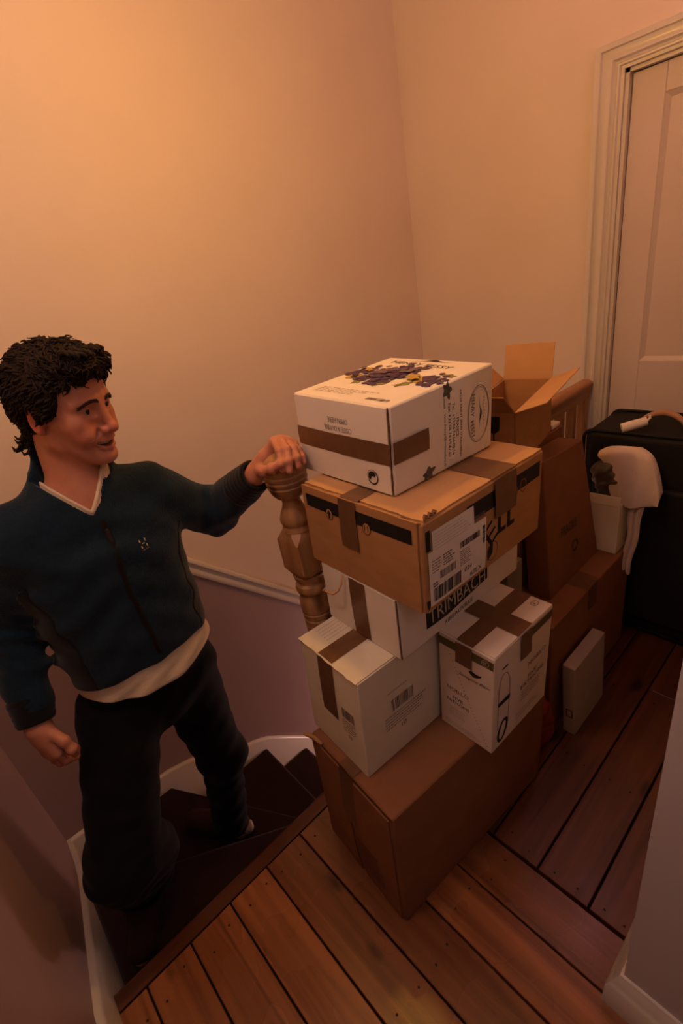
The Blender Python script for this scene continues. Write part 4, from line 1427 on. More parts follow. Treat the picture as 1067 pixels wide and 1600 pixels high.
def surface_nets(f, lo, hi, h):
    lo = np.array(lo, float)
    hi = np.array(hi, float)
    B = 8
    nb = np.ceil((hi - lo) / (h * B)).astype(int)
    n = nb * B + 1
    cx_ = [lo[i] + (np.arange(nb[i]) + 0.5) * h * B for i in range(3)]
    cc = np.stack(np.meshgrid(*cx_, indexing='ij'), -1).reshape(-1, 3).astype(F32)
    dc = f(cc)
    act = np.abs(dc) < h * B * 1.25
    D = np.repeat(np.repeat(np.repeat(dc.reshape(nb), B, 0), B, 1), B, 2).astype(F32)
    D = np.pad(D, ((0, 1), (0, 1), (0, 1)), mode='edge')
    ids = np.argwhere(act.reshape(nb))
    k = np.arange(B + 1)
    off = np.stack(np.meshgrid(k, k, k, indexing='ij'), -1).reshape(-1, 3)
    for s0 in range(0, len(ids), 600):
        idx = (ids[s0:s0 + 600, None, :] * B + off[None]).reshape(-1, 3)
        P = (lo + idx * h).astype(F32)
        D[idx[:, 0], idx[:, 1], idx[:, 2]] = f(P)
    S = D < 0
    c = S[:-1, :-1, :-1].astype(np.int8)
    tot = np.zeros_like(c)
    for i in (0, 1):
        for j in (0, 1):
            for l in (0, 1):
                tot += S[i:S.shape[0] - 1 + i, j:S.shape[1] - 1 + j, l:S.shape[2] - 1 + l]
    cells = np.argwhere((tot > 0) & (tot < 8))
    vid = np.full(tot.shape, -1, np.int32)
    vid[cells[:, 0], cells[:, 1], cells[:, 2]] = np.arange(len(cells))
    acc = np.zeros((len(cells), 3))
    cnt = np.zeros(len(cells))
    corners = [(i, j, l) for i in (0, 1) for j in (0, 1) for l in (0, 1)]
    for A_ in corners:
        for ax in range(3):
            if A_[ax]:
                continue
            B_ = list(A_)
            B_[ax] = 1
            da = D[cells[:, 0] + A_[0], cells[:, 1] + A_[1], cells[:, 2] + A_[2]]
            db = D[cells[:, 0] + B_[0], cells[:, 1] + B_[1], cells[:, 2] + B_[2]]
            x = (da < 0) != (db < 0)
            t = np.where(x, da / np.where(x, da - db, 1), 0)
            p = np.array(A_, float)[None] + t[:, None] * (np.array(B_) - np.array(A_))[None]
            acc[x] += p[x]
            cnt[x] += 1
    V = lo + (cells + acc / cnt[:, None]) * h
    quads = []
    for ax in range(3):
        sl0 = [slice(None)] * 3
        sl1 = [slice(None)] * 3
        sl0[ax] = slice(0, -1)
        sl1[ax] = slice(1, None)
        x = S[tuple(sl0)] != S[tuple(sl1)]
        e = np.argwhere(x)
        b1, b2 = (ax + 1) % 3, (ax + 2) % 3
        ok = (e[:, b1] > 0) & (e[:, b2] > 0) & (e[:, b1] < S.shape[b1] - 1) & (e[:, b2] < S.shape[b2] - 1)
        e = e[ok]
        inside = S[e[:, 0], e[:, 1], e[:, 2]]
        q = []
        for u_, v_ in ((-1, -1), (0, -1), (0, 0), (-1, 0)):
            m_ = e.copy()
            m_[:, b1] += u_
            m_[:, b2] += v_
            q.append(vid[m_[:, 0], m_[:, 1], m_[:, 2]])
        q = np.stack(q, 1)
        q[~inside] = q[~inside][:, ::-1]
        quads.append(q)
    Q = np.concatenate(quads)
    Q = Q[(Q >= 0).all(1)]
    return V, Q


def project(f, V, it=2, e=4e-4, lim=0.004):
    for _ in range(it):
        P = V.astype(F32)
        d = f(P).astype(float)
        g = np.stack([(f((P + np.eye(3, dtype=F32)[i] * e)) - d) / e for i in range(3)], 1)
        n = np.maximum((g * g).sum(1), 0.15)
        V = V - np.clip(d / n, -lim, lim)[:, None] * g
    return V


def sdf_mesh(name, f, lo, hi, h, m, parent=None, refine=None, proj=1):
    V, Q = surface_nets(f, lo, hi, h)
    me = bpy.data.meshes.new(name)
    offp = np.array(wloc(parent)) if parent is not None else np.zeros(3)
    me.from_pydata(V.tolist(), [], Q.tolist())
    if refine is not None:
        bm = bmesh.new()
        bm.from_mesh(me)
        for r in refine:
            co = np.array([v.co[:] for v in bm.verts])
            sel = r(co)
            bm.verts.ensure_lookup_table()
            es = [ed for ed in bm.edges if sel[ed.verts[0].index] and sel[ed.verts[1].index]]
            bmesh.ops.subdivide_edges(bm, edges=es, cuts=1, use_grid_fill=True)
            bm.verts.index_update()
        bm.to_mesh(me)
        bm.free()
    V = np.empty(len(me.vertices) * 3)
    me.vertices.foreach_get('co', V)
    V = V.reshape(-1, 3)
    V = project(f, V, proj)
    me.vertices.foreach_set('co', (V - offp).ravel())
    me.update()
    o = link(name, me, m, parent, smooth=True)
    return o, V


# ================================================================== THE MAN
HC = np.array((0.236, 1.182, 1.397))
yaw_ = math.radians(-55.0)
FD = np.array((math.cos(yaw_), math.sin(yaw_), -0.17))
FD /= np.linalg.norm(FD)
SD = np.cross((0, 0, 1.0), FD)
SD /= np.linalg.norm(SD)
UD = np.cross(FD, SD)
RH = np.stack([FD, SD, UD], 1)          # world = HC + RH @ local


def loc(P):
    return ((P - HC.astype(F32)) @ RH.astype(F32)).astype(F32)


def head_sdf(P):
    q = loc(P)
    m = q.copy()
    m[:, 1] = np.abs(m[:, 1])            # both sides alike
    E = lambda c, r, R=None: sd_ell(m, c, r, R)
    Cn = lambda a, b, ra, rb: sd_cone(m, a, b, ra, rb)
    d = sd_ell(q, (-0.010, 0, 0.030), (0.088, 0.076, 0.088))
    d = smin(d, sd_ell(q, (0.030, 0, 0.026), (0.060, 0.064, 0.070)), 0.03)
    d = smin(d, sd_ell(q, (0.030, 0, -0.040), (0.056, 0.060, 0.076)), 0.03)
    d = smin(d, Cn((0.000, 0.050, -0.062), (0.068, 0.018, -0.104), 0.018, 0.017), 0.024)
    d = smin(d, sd_ell(q, (0.079, 0, -0.105), (0.018, 0.021, 0.017)), 0.016)
    d = smin(d, E((0.056, 0.047, -0.024), (0.022, 0.018, 0.019)), 0.022)
    d = smin(d, E((0.066, 0.037, -0.050), (0.023, 0.020, 0.020)), 0.016)
    d = smin(d, Cn((0.082, 0.010, 0.019), (0.066, 0.047, 0.018), 0.010, 0.010), 0.014)
    # eye sockets
    d = smax(d, -E((0.094, 0.031, 0.000), (0.015, 0.018, 0.0125)), 0.010)
    # eyelids round the eyeballs
    eb = np.linalg.norm(m - np.array((0.0695, 0.0315, 0.0005), F32), axis=1)
    lid = np.maximum(eb - 0.0142, -(np.abs(m[:, 2] + 0.0005 + (m[:, 1] - 0.0315) * 0.10) - 0.0054 + 13.0 * (m[:, 1] - 0.0315) ** 2))
    d = smin(d, lid, 0.0035)
    d = smin(d, Cn((0.083, 0.020, -0.0125), (0.073, 0.043, -0.012), 0.0035, 0.003), 0.008)
    # nose
    nb = sd_cone(q, (0.084, 0, 0.010), (0.106, 0, -0.034), 0.0075, 0.0095)
    nb = smin(nb, sd_ell(q, (0.1080, 0, -0.0390), (0.0110, 0.0118, 0.0108)), 0.008)
    nb = smin(nb, E((0.096, 0.0125, -0.0425), (0.011, 0.0075, 0.0085)), 0.006)
    d = smin(d, nb, 0.011)
    d = smax(d, -E((0.1025, 0.0065, -0.0515), (0.006, 0.0035, 0.004)), 0.003)
    # upper lip and philtrum
    d = smin(d, sd_ell(q, (0.080, 0, -0.0575), (0.0155, 0.026, 0.0125)), 0.010)
    # smile folds
    d = smax(d, -Cn((0.089, 0.022, -0.043), (0.076, 0.042, -0.068), 0.0025, 0.0025), 0.008)
    # lips pulled into a smile
    up = smin(Cn((0.0945, 0.000, -0.0670), (0.0885, 0.017, -0.0655), 0.0048, 0.0042), Cn((0.0885, 0.017, -0.0655), (0.0745, 0.0325, -0.0610), 0.0042, 0.0020), 0.003)
    lw = smin(Cn((0.0915, 0.000, -0.0860), (0.0870, 0.015, -0.0820), 0.0056, 0.0050), Cn((0.0870, 0.015, -0.0820), (0.0745, 0.0320, -0.0640), 0.0050, 0.0020), 0.003)
    d = smin(d, up, 0.006)
    d = smin(d, lw, 0.006)
    zc = -0.0755 + 10.0 * m[:, 1] ** 2
    th = 0.0066 * np.clip(1 - (m[:, 1] / 0.029) ** 2, 0, 1)
    op = np.maximum(np.abs(q[:, 2] - zc) - th, np.maximum(m[:, 1] - 0.028, 0.070 - q[:, 0]))
    d = smax(d, -op, 0.002)
    # ears
    ca, sa = math.cos(0.35), math.sin(0.35)
    er = E((-0.010, 0.075, -0.014), (0.0165, 0.0070, 0.0265), np.array([[ca, -sa * 0.5, -0.25], [sa * 0.5, ca, 0], [0.25, 0, 1.0]]))
    er = smax(er, -E((-0.007, 0.082, -0.012), (0.0092, 0.0058, 0.0160)), 0.004)
    er = smin(er, E((-0.003, 0.072, -0.034), (0.008, 0.006, 0.008)), 0.006)
    er = smin(er, E((0.005, 0.072, -0.018), (0.005, 0.005, 0.008)), 0.005)
    d = smin(d, er, 0.005)
    return d


# joints (world)
NB = (0.205, 1.215, 1.185)
SHR, SHL = (0.045, 1.225, 1.150), (0.350, 1.225, 1.135)
ELR, WRR = (-0.045, 1.295, 0.925), (-0.092, 1.185, 0.722)
ELL, WRL = (0.520, 1.272, 0.985), (0.567, 1.047, 1.130)
HIR, HIL = (0.078, 1.238, 0.600), (0.268, 1.255, 0.590)
KNR, ANR = (-0.078, 1.062, 0.300), (-0.082, 1.300, -0.105)
KNL, ANL = (0.285, 1.290, 0.130), (0.252, 1.400, -0.310)

FING = {
    'index': [(0.609, 0.992, 1.210), (0.580, 0.933, 1.206), (0.569, 0.917, 1.186), (0.566, 0.912, 1.168)],
    'middle': [(0.626, 0.986, 1.209), (0.594, 0.922, 1.206), (0.580, 0.903, 1.186), (0.574, 0.899, 1.164)],
    'ring': [(0.638, 0.978, 1.202), (0.612, 0.919, 1.201), (0.602, 0.900, 1.186), (0.598, 0.896, 1.168)],
    'little': [(0.648, 0.971, 1.192), (0.631, 0.928, 1.190), (0.624, 0.911, 1.180), (0.621, 0.905, 1.168)],
}
THUMB = [(0.563, 1.010, 1.150), (0.549, 0.968, 1.160), (0.551, 0.935, 1.173), (0.560, 0.910, 1.184)]


def finger(P, pts, r0, r1):
    n_ = len(pts) - 1
    ds = [sd_cone(P, pts[i], pts[i + 1], r0 + (r1 - r0) * i / n_, r0 + (r1 - r0) * (i + 1) / n_) for i in range(n_)]
    d = union(ds, 0.004)
    for p in pts[1:-1]:
        d = smin(d, np.linalg.norm(P - np.array(p, F32), axis=1) - (r0 * 0.99), 0.004)
    return d


def hand_left(P):
    d = sd_cone(P, WRL, (0.588, 1.020, 1.172), 0.026, 0.020)
    for k, r in (('index', 0.0135), ('middle', 0.0135), ('ring', 0.0125), ('little', 0.0115)):
        p = FING[k][0]
        d = smin(d, sd_cone(P, (WRL[0] + 0.008, WRL[1] - 0.008, WRL[2] + 0.012), p, 0.020, r), 0.014)
        d = smin(d, np.linalg.norm(P - np.array(p, F32), axis=1) - (r + 0.0005), 0.006)
    for k, r in (('index', 0.0100), ('middle', 0.0100), ('ring', 0.0095), ('little', 0.0085)):
        d = smin(d, finger(P, FING[k], r, r * 0.80), 0.0035)
    th = finger(P, THUMB, 0.0145, 0.0090)
    d = smin(d, th, 0.010)
    return d


# right hand, hanging loosely half closed
RW = np.array(WRR)
RK = {'index': (-0.085, 1.142, 0.650), 'middle': (-0.097, 1.158, 0.642), 'ring': (-0.104, 1.178, 0.642), 'little': (-0.107, 1.198, 0.650)}
RF = {}
for k_, (x_, y_, z_) in RK.items():
    RF[k_] = [(x_, y_, z_), (x_ + 0.006, y_ + 0.004, z_ - 0.036), (x_ + 0.026, y_ + 0.010, z_ - 0.046), (x_ + 0.037, y_ + 0.014, z_ - 0.030)]
RT = [(-0.078, 1.160, 0.705), (-0.062, 1.130, 0.680), (-0.056, 1.122, 0.654), (-0.056, 1.128, 0.632)]


def hand_right(P):
    d = sd_cone(P, WRR, (-0.094, 1.170, 0.690), 0.026, 0.022)
    for k in RK:
        d = smin(d, sd_cone(P, (-0.092, 1.176, 0.712), RK[k], 0.020, 0.0125), 0.014)
        d = smin(d, finger(P, RF[k], 0.0100 if k != 'little' else 0.0088, 0.0080 if k != 'little' else 0.007), 0.0035)
    d = smin(d, finger(P, RT, 0.0140, 0.0090), 0.010)
    return d


def foot(P, ank, toe, heel):
    a = np.array(ank)
    t, h_ = np.array(toe), np.array(heel)
    return union([sd_cone(P, a, h_ + np.array((0, 0, 0.012)), 0.036, 0.030), sd_cone(P, h_, t, 0.030, 0.026), sd_cone(P, a, t, 0.034, 0.020)], 0.02)


FR = ((-0.082, 1.305, -0.130), (-0.172, 1.150, -0.180), (-0.070, 1.335, -0.176))
FL = ((0.252, 1.405, -0.345), (0.300, 1.425, -0.386), (0.205, 1.400, -0.386))
FL = ((0.252, 1.400, -0.330), (0.170, 1.560, -0.388), (0.268, 1.385, -0.384))


def neck_sdf(P):
    neck = sd_cone(P, HC + RH @ np.array((-0.030, 0, -0.040)), (0.205, 1.222, 1.165), 0.054, 0.064)
    return smin(neck, sd_cone(P, HC + RH @ np.array((-0.005, 0, -0.070)), (0.205, 1.185, 1.18), 0.040, 0.048), 0.02)


def torso_sdf(P):
    return union([sd_ell(P, (0.197, 1.235, 1.04), (0.165, 0.098, 0.16)), sd_ell(P, (0.187, 1.240, 0.80), (0.150, 0.095, 0.20)), sd_ell(P, (0.183, 1.250, 0.63), (0.148, 0.094, 0.11)),
                  sd_cone(P, SHR, NB, 0.050, 0.055), sd_cone(P, SHL, NB, 0.050, 0.055)], 0.05)


def body_sdf(P):
    d = head_sdf(P)
    hx = np.array((0.212, 1.205, 1.300))
    neck = neck_sdf(P)
    d = smin(d, neck, 0.022)
    t = torso_sdf(P)
    d = smin(d, t, 0.03)
    arms = union([sd_cone(P, SHR, ELR, 0.047, 0.038), sd_cone(P, ELR, WRR, 0.038, 0.026)], 0.02)
    arml = union([sd_cone(P, SHL, ELL, 0.047, 0.038), sd_cone(P, ELL, WRL, 0.038, 0.026)], 0.02)
    d = smin(d, smin(arms, hand_right(P), 0.012), 0.02)
    d = smin(d, smin(arml, hand_left(P), 0.012), 0.02)
    for a, k, b, f_ in ((HIR, KNR, ANR, FR), (HIL, KNL, ANL, FL)):
        d = smin(d, union([sd_cone(P, a, k, 0.080, 0.052), sd_cone(P, k, b, 0.052, 0.038), foot(P, *f_)], 0.02), 0.03)
    return d


def near(box):
    lo, hi = np.array(box[0]), np.array(box[1])
    return lambda co: ((co > lo) & (co < hi)).all(1)


hd = near(((0.10, 1.03, 1.235), (0.38, 1.30, 1.52)))
fc = lambda co: (((co - HC) @ RH)[:, 0] > 0.035) & (((co - HC) @ RH)[:, 2] > -0.13) & (((co - HC) @ RH)[:, 2] < 0.045) & (np.linalg.norm(co - HC, axis=1) < 0.17)
hl = near(((0.53, 0.86, 1.10), (0.68, 1.06, 1.25)))
BASE = Vector((0.10, 1.30, -RISE))
person, PV = sdf_mesh('person', body_sdf, (-0.30, 0.80, -0.50), (0.76, 1.66, 1.56), 0.005, 'skin', None,
                      refine=[lambda co: hd(co) | hl(co), lambda co: fc(co) | hl(co)], proj=3)
# frame of the figure at its base
me = person.data
co = PV - np.array(BASE)
me.vertices.foreach_set('co', co.ravel())
person.location = BASE
tag(person, 'person with curly dark hair in blue zipped fleece and black trousers, hand on newel post', 'person')


def paint(o, V):
    q = (V - HC) @ RH
    m = q.copy()
    m[:, 1] = np.abs(m[:, 1])
    base = np.array((0.47, 0.192, 0.118))
    c_ = np.tile(base, (len(V), 1))

    def blob(center, rad, col, amt):
        nonlocal c_
        w_ = np.exp(-(((m - np.array(center)) / np.array(rad)) ** 2).sum(1))[:, None] * amt
        c_ = c_ * (1 - w_) + np.array(col) * w_

    onhead = (np.linalg.norm(q, axis=1) < 0.2)[:, None]
    c0 = c_.copy()
    blob((0.066, 0.044, -0.036), (0.03, 0.022, 0.024), (0.50, 0.145, 0.085), 0.65)
    blob((0.115, 0.0, -0.040), (0.02, 0.018, 0.018), (0.50, 0.135, 0.085), 0.8)
    blob((-0.012, 0.080, -0.015), (0.03, 0.012, 0.04), (0.48, 0.12, 0.08), 0.8)
    blob((0.078, 0.0, -0.105), (0.045, 0.060, 0.026), (0.33, 0.135, 0.085), 0.30)
    blob((0.040, 0.055, -0.080), (0.040, 0.030, 0.030), (0.33, 0.135, 0.085), 0.30)
    blob((0.103, 0.0, -0.058), (0.02, 0.025, 0.006), (0.36, 0.14, 0.09), 0.25)
    blob((0.100, 0.0, -0.0665), (0.012, 0.020, 0.0040), (0.42, 0.105, 0.075), 0.9)
    blob((0.097, 0.0, -0.0835), (0.012, 0.018, 0.0050), (0.44, 0.11, 0.08), 0.9)
    blob((0.080, 0.031, -0.001), (0.014, 0.019, 0.010), (0.30, 0.105, 0.065), 0.55)  # darkens the eye sockets: shade painted into the skin colour
    c_ = np.where(onhead, c_, c0)
    inner = (q[:, 0] < 0.0835) & (q[:, 0] > 0.05) & (np.abs(q[:, 2] + 0.0755 - 10.0 * m[:, 1] ** 2) < 0.0050) & (m[:, 1] < 0.026)
    c_[inner] = (0.05, 0.012, 0.010)
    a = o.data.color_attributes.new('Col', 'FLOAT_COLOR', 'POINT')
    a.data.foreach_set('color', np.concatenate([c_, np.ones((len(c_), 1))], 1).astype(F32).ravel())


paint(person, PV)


def hw_(f, s_, u):
    return HC + RH @ np.array((f, s_, u))


# eyes
for sg in (-1, 1):
    cen = hw_(0.0695, sg * 0.0315, 0.0005)
    g = G()
    prof = [(0.0125 * math.sin(math.pi * t / 12), -0.0125 * math.cos(math.pi * t / 12)) for t in range(1, 12)]
    g.lathe(cen, prof, 16)
    ey = g.out('eye', 'eye_white', person, smooth=True)
    g = G()
    gaze = hw_(1.0, sg * 0.0315 + 0.05, 0.08) - cen
    gaze /= np.linalg.norm(gaze)
    t1 = np.cross(gaze, (0, 0, 1.0))
    t1 /= np.linalg.norm(t1)
    t2 = np.cross(t1, gaze)
    ring_ = [cen + gaze * 0.0113 + (t1 * math.cos(a_ * 0.3927) + t2 * math.sin(a_ * 0.3927)) * 0.0062 for a_ in range(16)]
    g.add([cen + gaze * 0.0136] + ring_, [(0, i + 1, (i + 1) % 16 + 1) for i in range(16)])
    mesh('iris', g.v, g.f, 'iris', ey, smooth=True)
# teeth: a curved upper row
g = G()
for k in range(9):
    s_ = -0.020 + 0.005 * k
    f_ = 0.0845 - 12.0 * s_ * s_
    u_ = -0.0725 + 8.0 * s_ * s_
    c1 = hw_(f_, s_, u_)
    g.tube([c1 + RH[:, 2] * 0.004, c1 - RH[:, 2] * 0.001, c1 - RH[:, 2] * 0.0034], [0.0027, 0.0030, 0.0024], 8)
tag(g.out('teeth', 'teeth', person, smooth=True), kind='stuff')
# eyebrows, laid on the brow
for sg in (-1, 1):
    g = G()
    K = 34
    ps = np.array([hw_(0.100 - 0.020 * (k / (K - 1)) ** 1.5, (0.010 + 0.040 * k / (K - 1)) * sg, 0.0165 + 0.0075 * math.sin(math.pi * min(1, 0.15 + k / (K - 1) * 0.9)) - 0.004 * k / (K - 1) + 0.0022 * ((k % 3) - 1)) for k in range(K)])
    ps = project(head_sdf, ps, 6, lim=0.01)
    for k, p in enumerate(ps):
        t = k / (K - 1)
        p0 = p - RH[:, 2] * 0.0016 - FD * 0.001
        p2 = p + RH @ np.array((0.0022 - 0.004 * t, sg * 0.0075, 0.0030 - 0.0045 * t))
        p1 = (p0 + p2) / 2 + FD * 0.0014 + SD * sg * 0.0006 * t
        g.tube([p0, p1, p2], [0.0014, 0.0017, 0.0005], 5)
    tag(g.out('eyebrow', 'brow', person, smooth=True), kind='stuff')

# hair: a cap that follows the skull, with thick curled locks on it
def hair_cap(P):
    q = loc(P)
    a_ = np.abs(q[:, 1])
    d = sd_ell(q, (-0.006, 0, 0.038), (0.088, 0.078, 0.092))
    d = smin(d, sd_ell(q, (0.045, 0, 0.086), (0.062, 0.064, 0.036)), 0.03)
    d = smin(d, sd_ell(q, (-0.064, 0, -0.020), (0.032, 0.056, 0.060)), 0.03)
    sk = smin(sd_ell(q, (-0.010, 0, 0.030), (0.088, 0.076, 0.088)), sd_ell(q, (0.030, 0, 0.026), (0.060, 0.064, 0.070)), 0.03) - 0.011
    d = smin(d, sk, 0.012)
    # hairline
    line = np.interp(q[:, 2], [-0.10, -0.065, -0.045, -0.02, 0.0, 0.02, 0.045, 0.058, 0.067, 0.08, 0.11], [-0.08, -0.055, -0.040, -0.006, 0.034, 0.043, 0.049, 0.058, 0.092, 0.13, 0.14]).astype(F32)
    d = smax(d, q[:, 0] - line - 0.004 * np.sin(q[:, 1] * 160), 0.008)
    d = np.maximum(d, -(q[:, 2] + 0.088))
    ear = sd_ell(np.stack([q[:, 0], a_, q[:, 2]], 1), (-0.012, 0.085, -0.016), (0.023, 0.04, 0.034))
    d = smax(d, -ear, 0.006)
    d += 0.0022 * np.sin(q[:, 0] * 210 + 3 * np.sin(q[:, 2] * 120)) * np.sin(q[:, 1] * 190 + 2 * np.sin(q[:, 0] * 130)) * np.cos(q[:, 2] * 170)
    return d


hair, HV = sdf_mesh('hair', hair_cap, HC - 0.17, HC + 0.18, 0.0035, 'hair', person, proj=1)
hr = random.Random(5)
hq = (HV - HC) @ RH
skull_in = lambda P_: head_sdf(P_.astype(F32))
dd = skull_in(HV)
cand = np.where(dd > 0.004)[0]
okh = ~((np.abs(hq[:, 1]) > 0.055) & (hq[:, 0] > -0.034) & (hq[:, 0] < 0.012) & (hq[:, 2] < 0.026) & (hq[:, 2] > -0.06))
cand = cand[okh[cand]]
pick = [cand[hr.randrange(len(cand))] for _ in range(2500)]
nrm_ = np.stack([(hair_cap((HV + np.eye(3)[i] * 1e-3).astype(F32)) - hair_cap((HV - np.eye(3)[i] * 1e-3).astype(F32))) for i in range(3)], 1)
nrm_ /= np.linalg.norm(nrm_, axis=1)[:, None] + 1e-9
g = G()
for i in pick:
    p = HV[i]
    nn = nrm_[i]
    q = hq[i]
    # flow: from the crown outward and backward, then down
    flow = RH @ np.array((-0.5 + (0.9 if q[2] > 0.07 and q[0] > 0.0 else 0.0), 0.35 * np.sign(q[1] + 1e-6), -0.7 if q[2] < 0.08 else 0.05))
    flow = flow - nn * (flow @ nn)
    flow /= np.linalg.norm(flow) + 1e-9
    side = np.cross(nn, flow)
    L = hr.uniform(0.016, 0.028) * (0.8 if q[2] < 0 else 1.15)
    r = hr.uniform(0.0020, 0.0036)
    ph = hr.uniform(-0.7, 0.7) + 9 * math.sin(q[0] * 40 + 1.5 * q[2] * 30) + 5 * math.sin(q[1] * 50 + q[2] * 20)
    amp = hr.uniform(0.0015, 0.0040)
    pts = []
    for k in range(7):
        t = k / 6
        lift = 0.004 * math.sin(math.pi * t) + amp * 0.8 * math.sin(ph + t * 6.5)
        pts.append(p - nn * 0.002 + flow * L * t + side * amp * math.cos(ph + t * 6.5) + nn * lift)
    g.tube(pts, [r * (1.0 - 0.65 * (k / 6) ** 2) for k in range(7)], 5)
# tufts curling out at the nape and over the forehead
for k in range(40):
    s_ = hr.uniform(-0.05, 0.06)
    p = hw_(-0.078 + hr.uniform(-0.02, 0.01), s_, -0.075 + hr.uniform(-0.01, 0.02))
    g.tube([p, p + RH @ np.array((-0.010, 0, -0.012)), p + RH @ np.array((-0.020, hr.uniform(-0.004, 0.004), -0.016)), p + RH @ np.array((-0.027, 0, -0.008))], [0.0045, 0.004, 0.003, 0.001], 6)
for k in range(90):
    s_ = hr.uniform(-0.050, 0.050)
    p = hw_(0.070 + hr.uniform(-0.02, 0.014), s_, 0.100 + hr.uniform(-0.012, 0.018))
    g.tube([p, p + RH @ np.array((0.012, hr.uniform(-0.004, 0.004), 0.006)), p + RH @ np.array((0.021, hr.uniform(-0.006, 0.006), 0.001)), p + RH @ np.array((0.022, 0.0, -0.008))], [0.0045, 0.0045, 0.0035, 0.0015], 6)
tag(g.out('hair_locks', 'hair', hair, smooth=True, fix=False), kind='stuff')

# ------------------------------------------------------------------ clothes
TC = (0.192, 1.238)


def prof_d(P, tab, cx0=TC[0], cy0=TC[1], lean=0.0):
    z = P[:, 2]
    zs = [t[0] for t in tab]
    w_ = np.interp(z, zs, [t[1] for t in tab]).astype(F32)
    dp = np.interp(z, zs, [t[2] for t in tab]).astype(F32)
    ox = np.interp(z, zs, [t[3] if len(t) > 3 else 0 for t in tab]).astype(F32)
    x = P[:, 0] - cx0 - ox
    y = P[:, 1] - cy0
    k = (np.abs(x / w_) ** 2.4 + np.abs(y / dp) ** 2.4) ** (1 / 2.4)
    return (k - 1) * np.minimum(w_, dp)


def wrinkle(P, amp, seed=0.0):
    x, y, z = P[:, 0], P[:, 1], P[:, 2]
    return amp * (np.sin(x * 31 + 1.3 * np.sin(z * 23 + seed) + seed) * np.sin(z * 37 + 1.7 * np.sin(x * 19 + y * 11)) + 0.5 * np.sin(z * 71 + 2.0 * np.sin(x * 27 + seed) + y * 33))


JT = [(0.66, 0.172, 0.118), (0.72, 0.178, 0.124), (0.745, 0.184, 0.131), (0.80, 0.187, 0.134), (0.90, 0.186, 0.132), (1.00, 0.192, 0.134), (1.08, 0.196, 0.130), (1.14, 0.180, 0.112), (1.19, 0.125, 0.090), (1.23, 0.08, 0.07), (1.30, 0.05, 0.05)]


def sleeve(P, s_, e, w_, r0, r1, r2):
    d = union([sd_cone(P, s_, e, r0, r1), sd_cone(P, e, w_, r1, r2)], 0.03)
    return d


def lerp3(a, b, t):
    return tuple(np.array(a) * (1 - t) + np.array(b) * t)


JWR = lerp3(ELR, WRR, 0.80)
JWL = lerp3(ELL, WRL, 0.74)


def neck_cut(P, grow=0.0):
    """the open collar: a funnel round the neck with a V at the front"""
    d = sd_cone(P, (0.208, 1.215, 1.150), (0.215, 1.205, 1.330), 0.066 + grow, 0.076 + grow)
    return d


def jacket_sdf(P):
    t = prof_d(P, JT)
    sh = union([sd_cone(P, SHR, NB, 0.068, 0.070), sd_cone(P, SHL, NB, 0.068, 0.070)], 0.03)
    t = smin(t, sh, 0.05)
    t = smax(t, 0.735 - P[:, 2] - 0.02 * (P[:, 1] - 1.24) * 4.0, 0.012)
    ar = sleeve(P, SHR, ELR, JWR, 0.074, 0.060, 0.047)
    al = sleeve(P, SHL, ELL, JWL, 0.074, 0.064, 0.050)
    d = smin(t, ar, 0.028)
    d = smin(d, al, 0.028)
    # stand-up collar
    ax = sd_cone(P, (0.206, 1.220, 1.175), (0.212, 1.222, 1.262), 0.080, 0.084)
    ax = smax(ax, P[:, 2] - (1.262 + 0.10 * (P[:, 1] - 1.22)), 0.006)
    d = smin(d, ax, 0.018)
    d = d + wrinkle(P, 0.0034)
    # folds of the bent sleeves
    for e_, dirv in ((ELL, np.array(SHL) - np.array(WRL)), (ELR, np.array(SHR) - np.array(WRR))):
        dirv = dirv / np.linalg.norm(dirv)
        s1 = (P - np.array(e_, F32)) @ dirv.astype(F32)
        w1 = np.exp(-(np.linalg.norm(P - np.array(e_, F32), axis=1) / 0.11) ** 2)
        d = d + 0.0035 * w1 * np.sin(s1 * 150 + 4 * P[:, 0] * 12)
    # open neck with a V front
    xs_ = np.abs(P[:, 0] - 0.192)
    cut_ = neck_cut(P)
    vz = np.maximum(1.160 + xs_ * 1.30 - P[:, 2], P[:, 1] - 1.225)
    d = smax(d, -np.minimum(cut_, 0.004 + vz), 0.004)
    return d


jk, JV = sdf_mesh('jacket', jacket_sdf, (-0.16, 0.98, 0.68), (0.68, 1.45, 1.32), 0.005, 'fleece', person, proj=1)

# the black stretch panels under the arms and along the sides
def panel_sdf(P):
    d = jacket_sdf(P) - 0.0016
    yc = 1.245
    w_ = np.interp(P[:, 2], [0.72, 0.80, 0.95, 1.06, 1.10], [0.075, 0.075, 0.066, 0.050, 0.020]).astype(F32)
    d = np.maximum(d, np.abs(P[:, 1] - yc + 0.03) - w_)
    d = np.maximum(d, P[:, 2] - 1.09)
    arm = np.minimum(sleeve(P, SHR, ELR, JWR, 0.074, 0.060, 0.047), sleeve(P, SHL, ELL, JWL, 0.074, 0.064, 0.050))
    d = np.maximum(d, -(arm - 0.012))
    d = np.maximum(d, -(np.abs(P[:, 0] - TC[0]) - 0.135))
    return d


sdf_mesh('side_panel', panel_sdf, (-0.05, 1.10, 0.70), (0.15, 1.38, 1.12), 0.005, 'black_knit', jk, proj=1)
sdf_mesh('side_panel', panel_sdf, (0.24, 1.10, 0.70), (0.44, 1.38, 1.12), 0.005, 'black_knit', jk, proj=1)


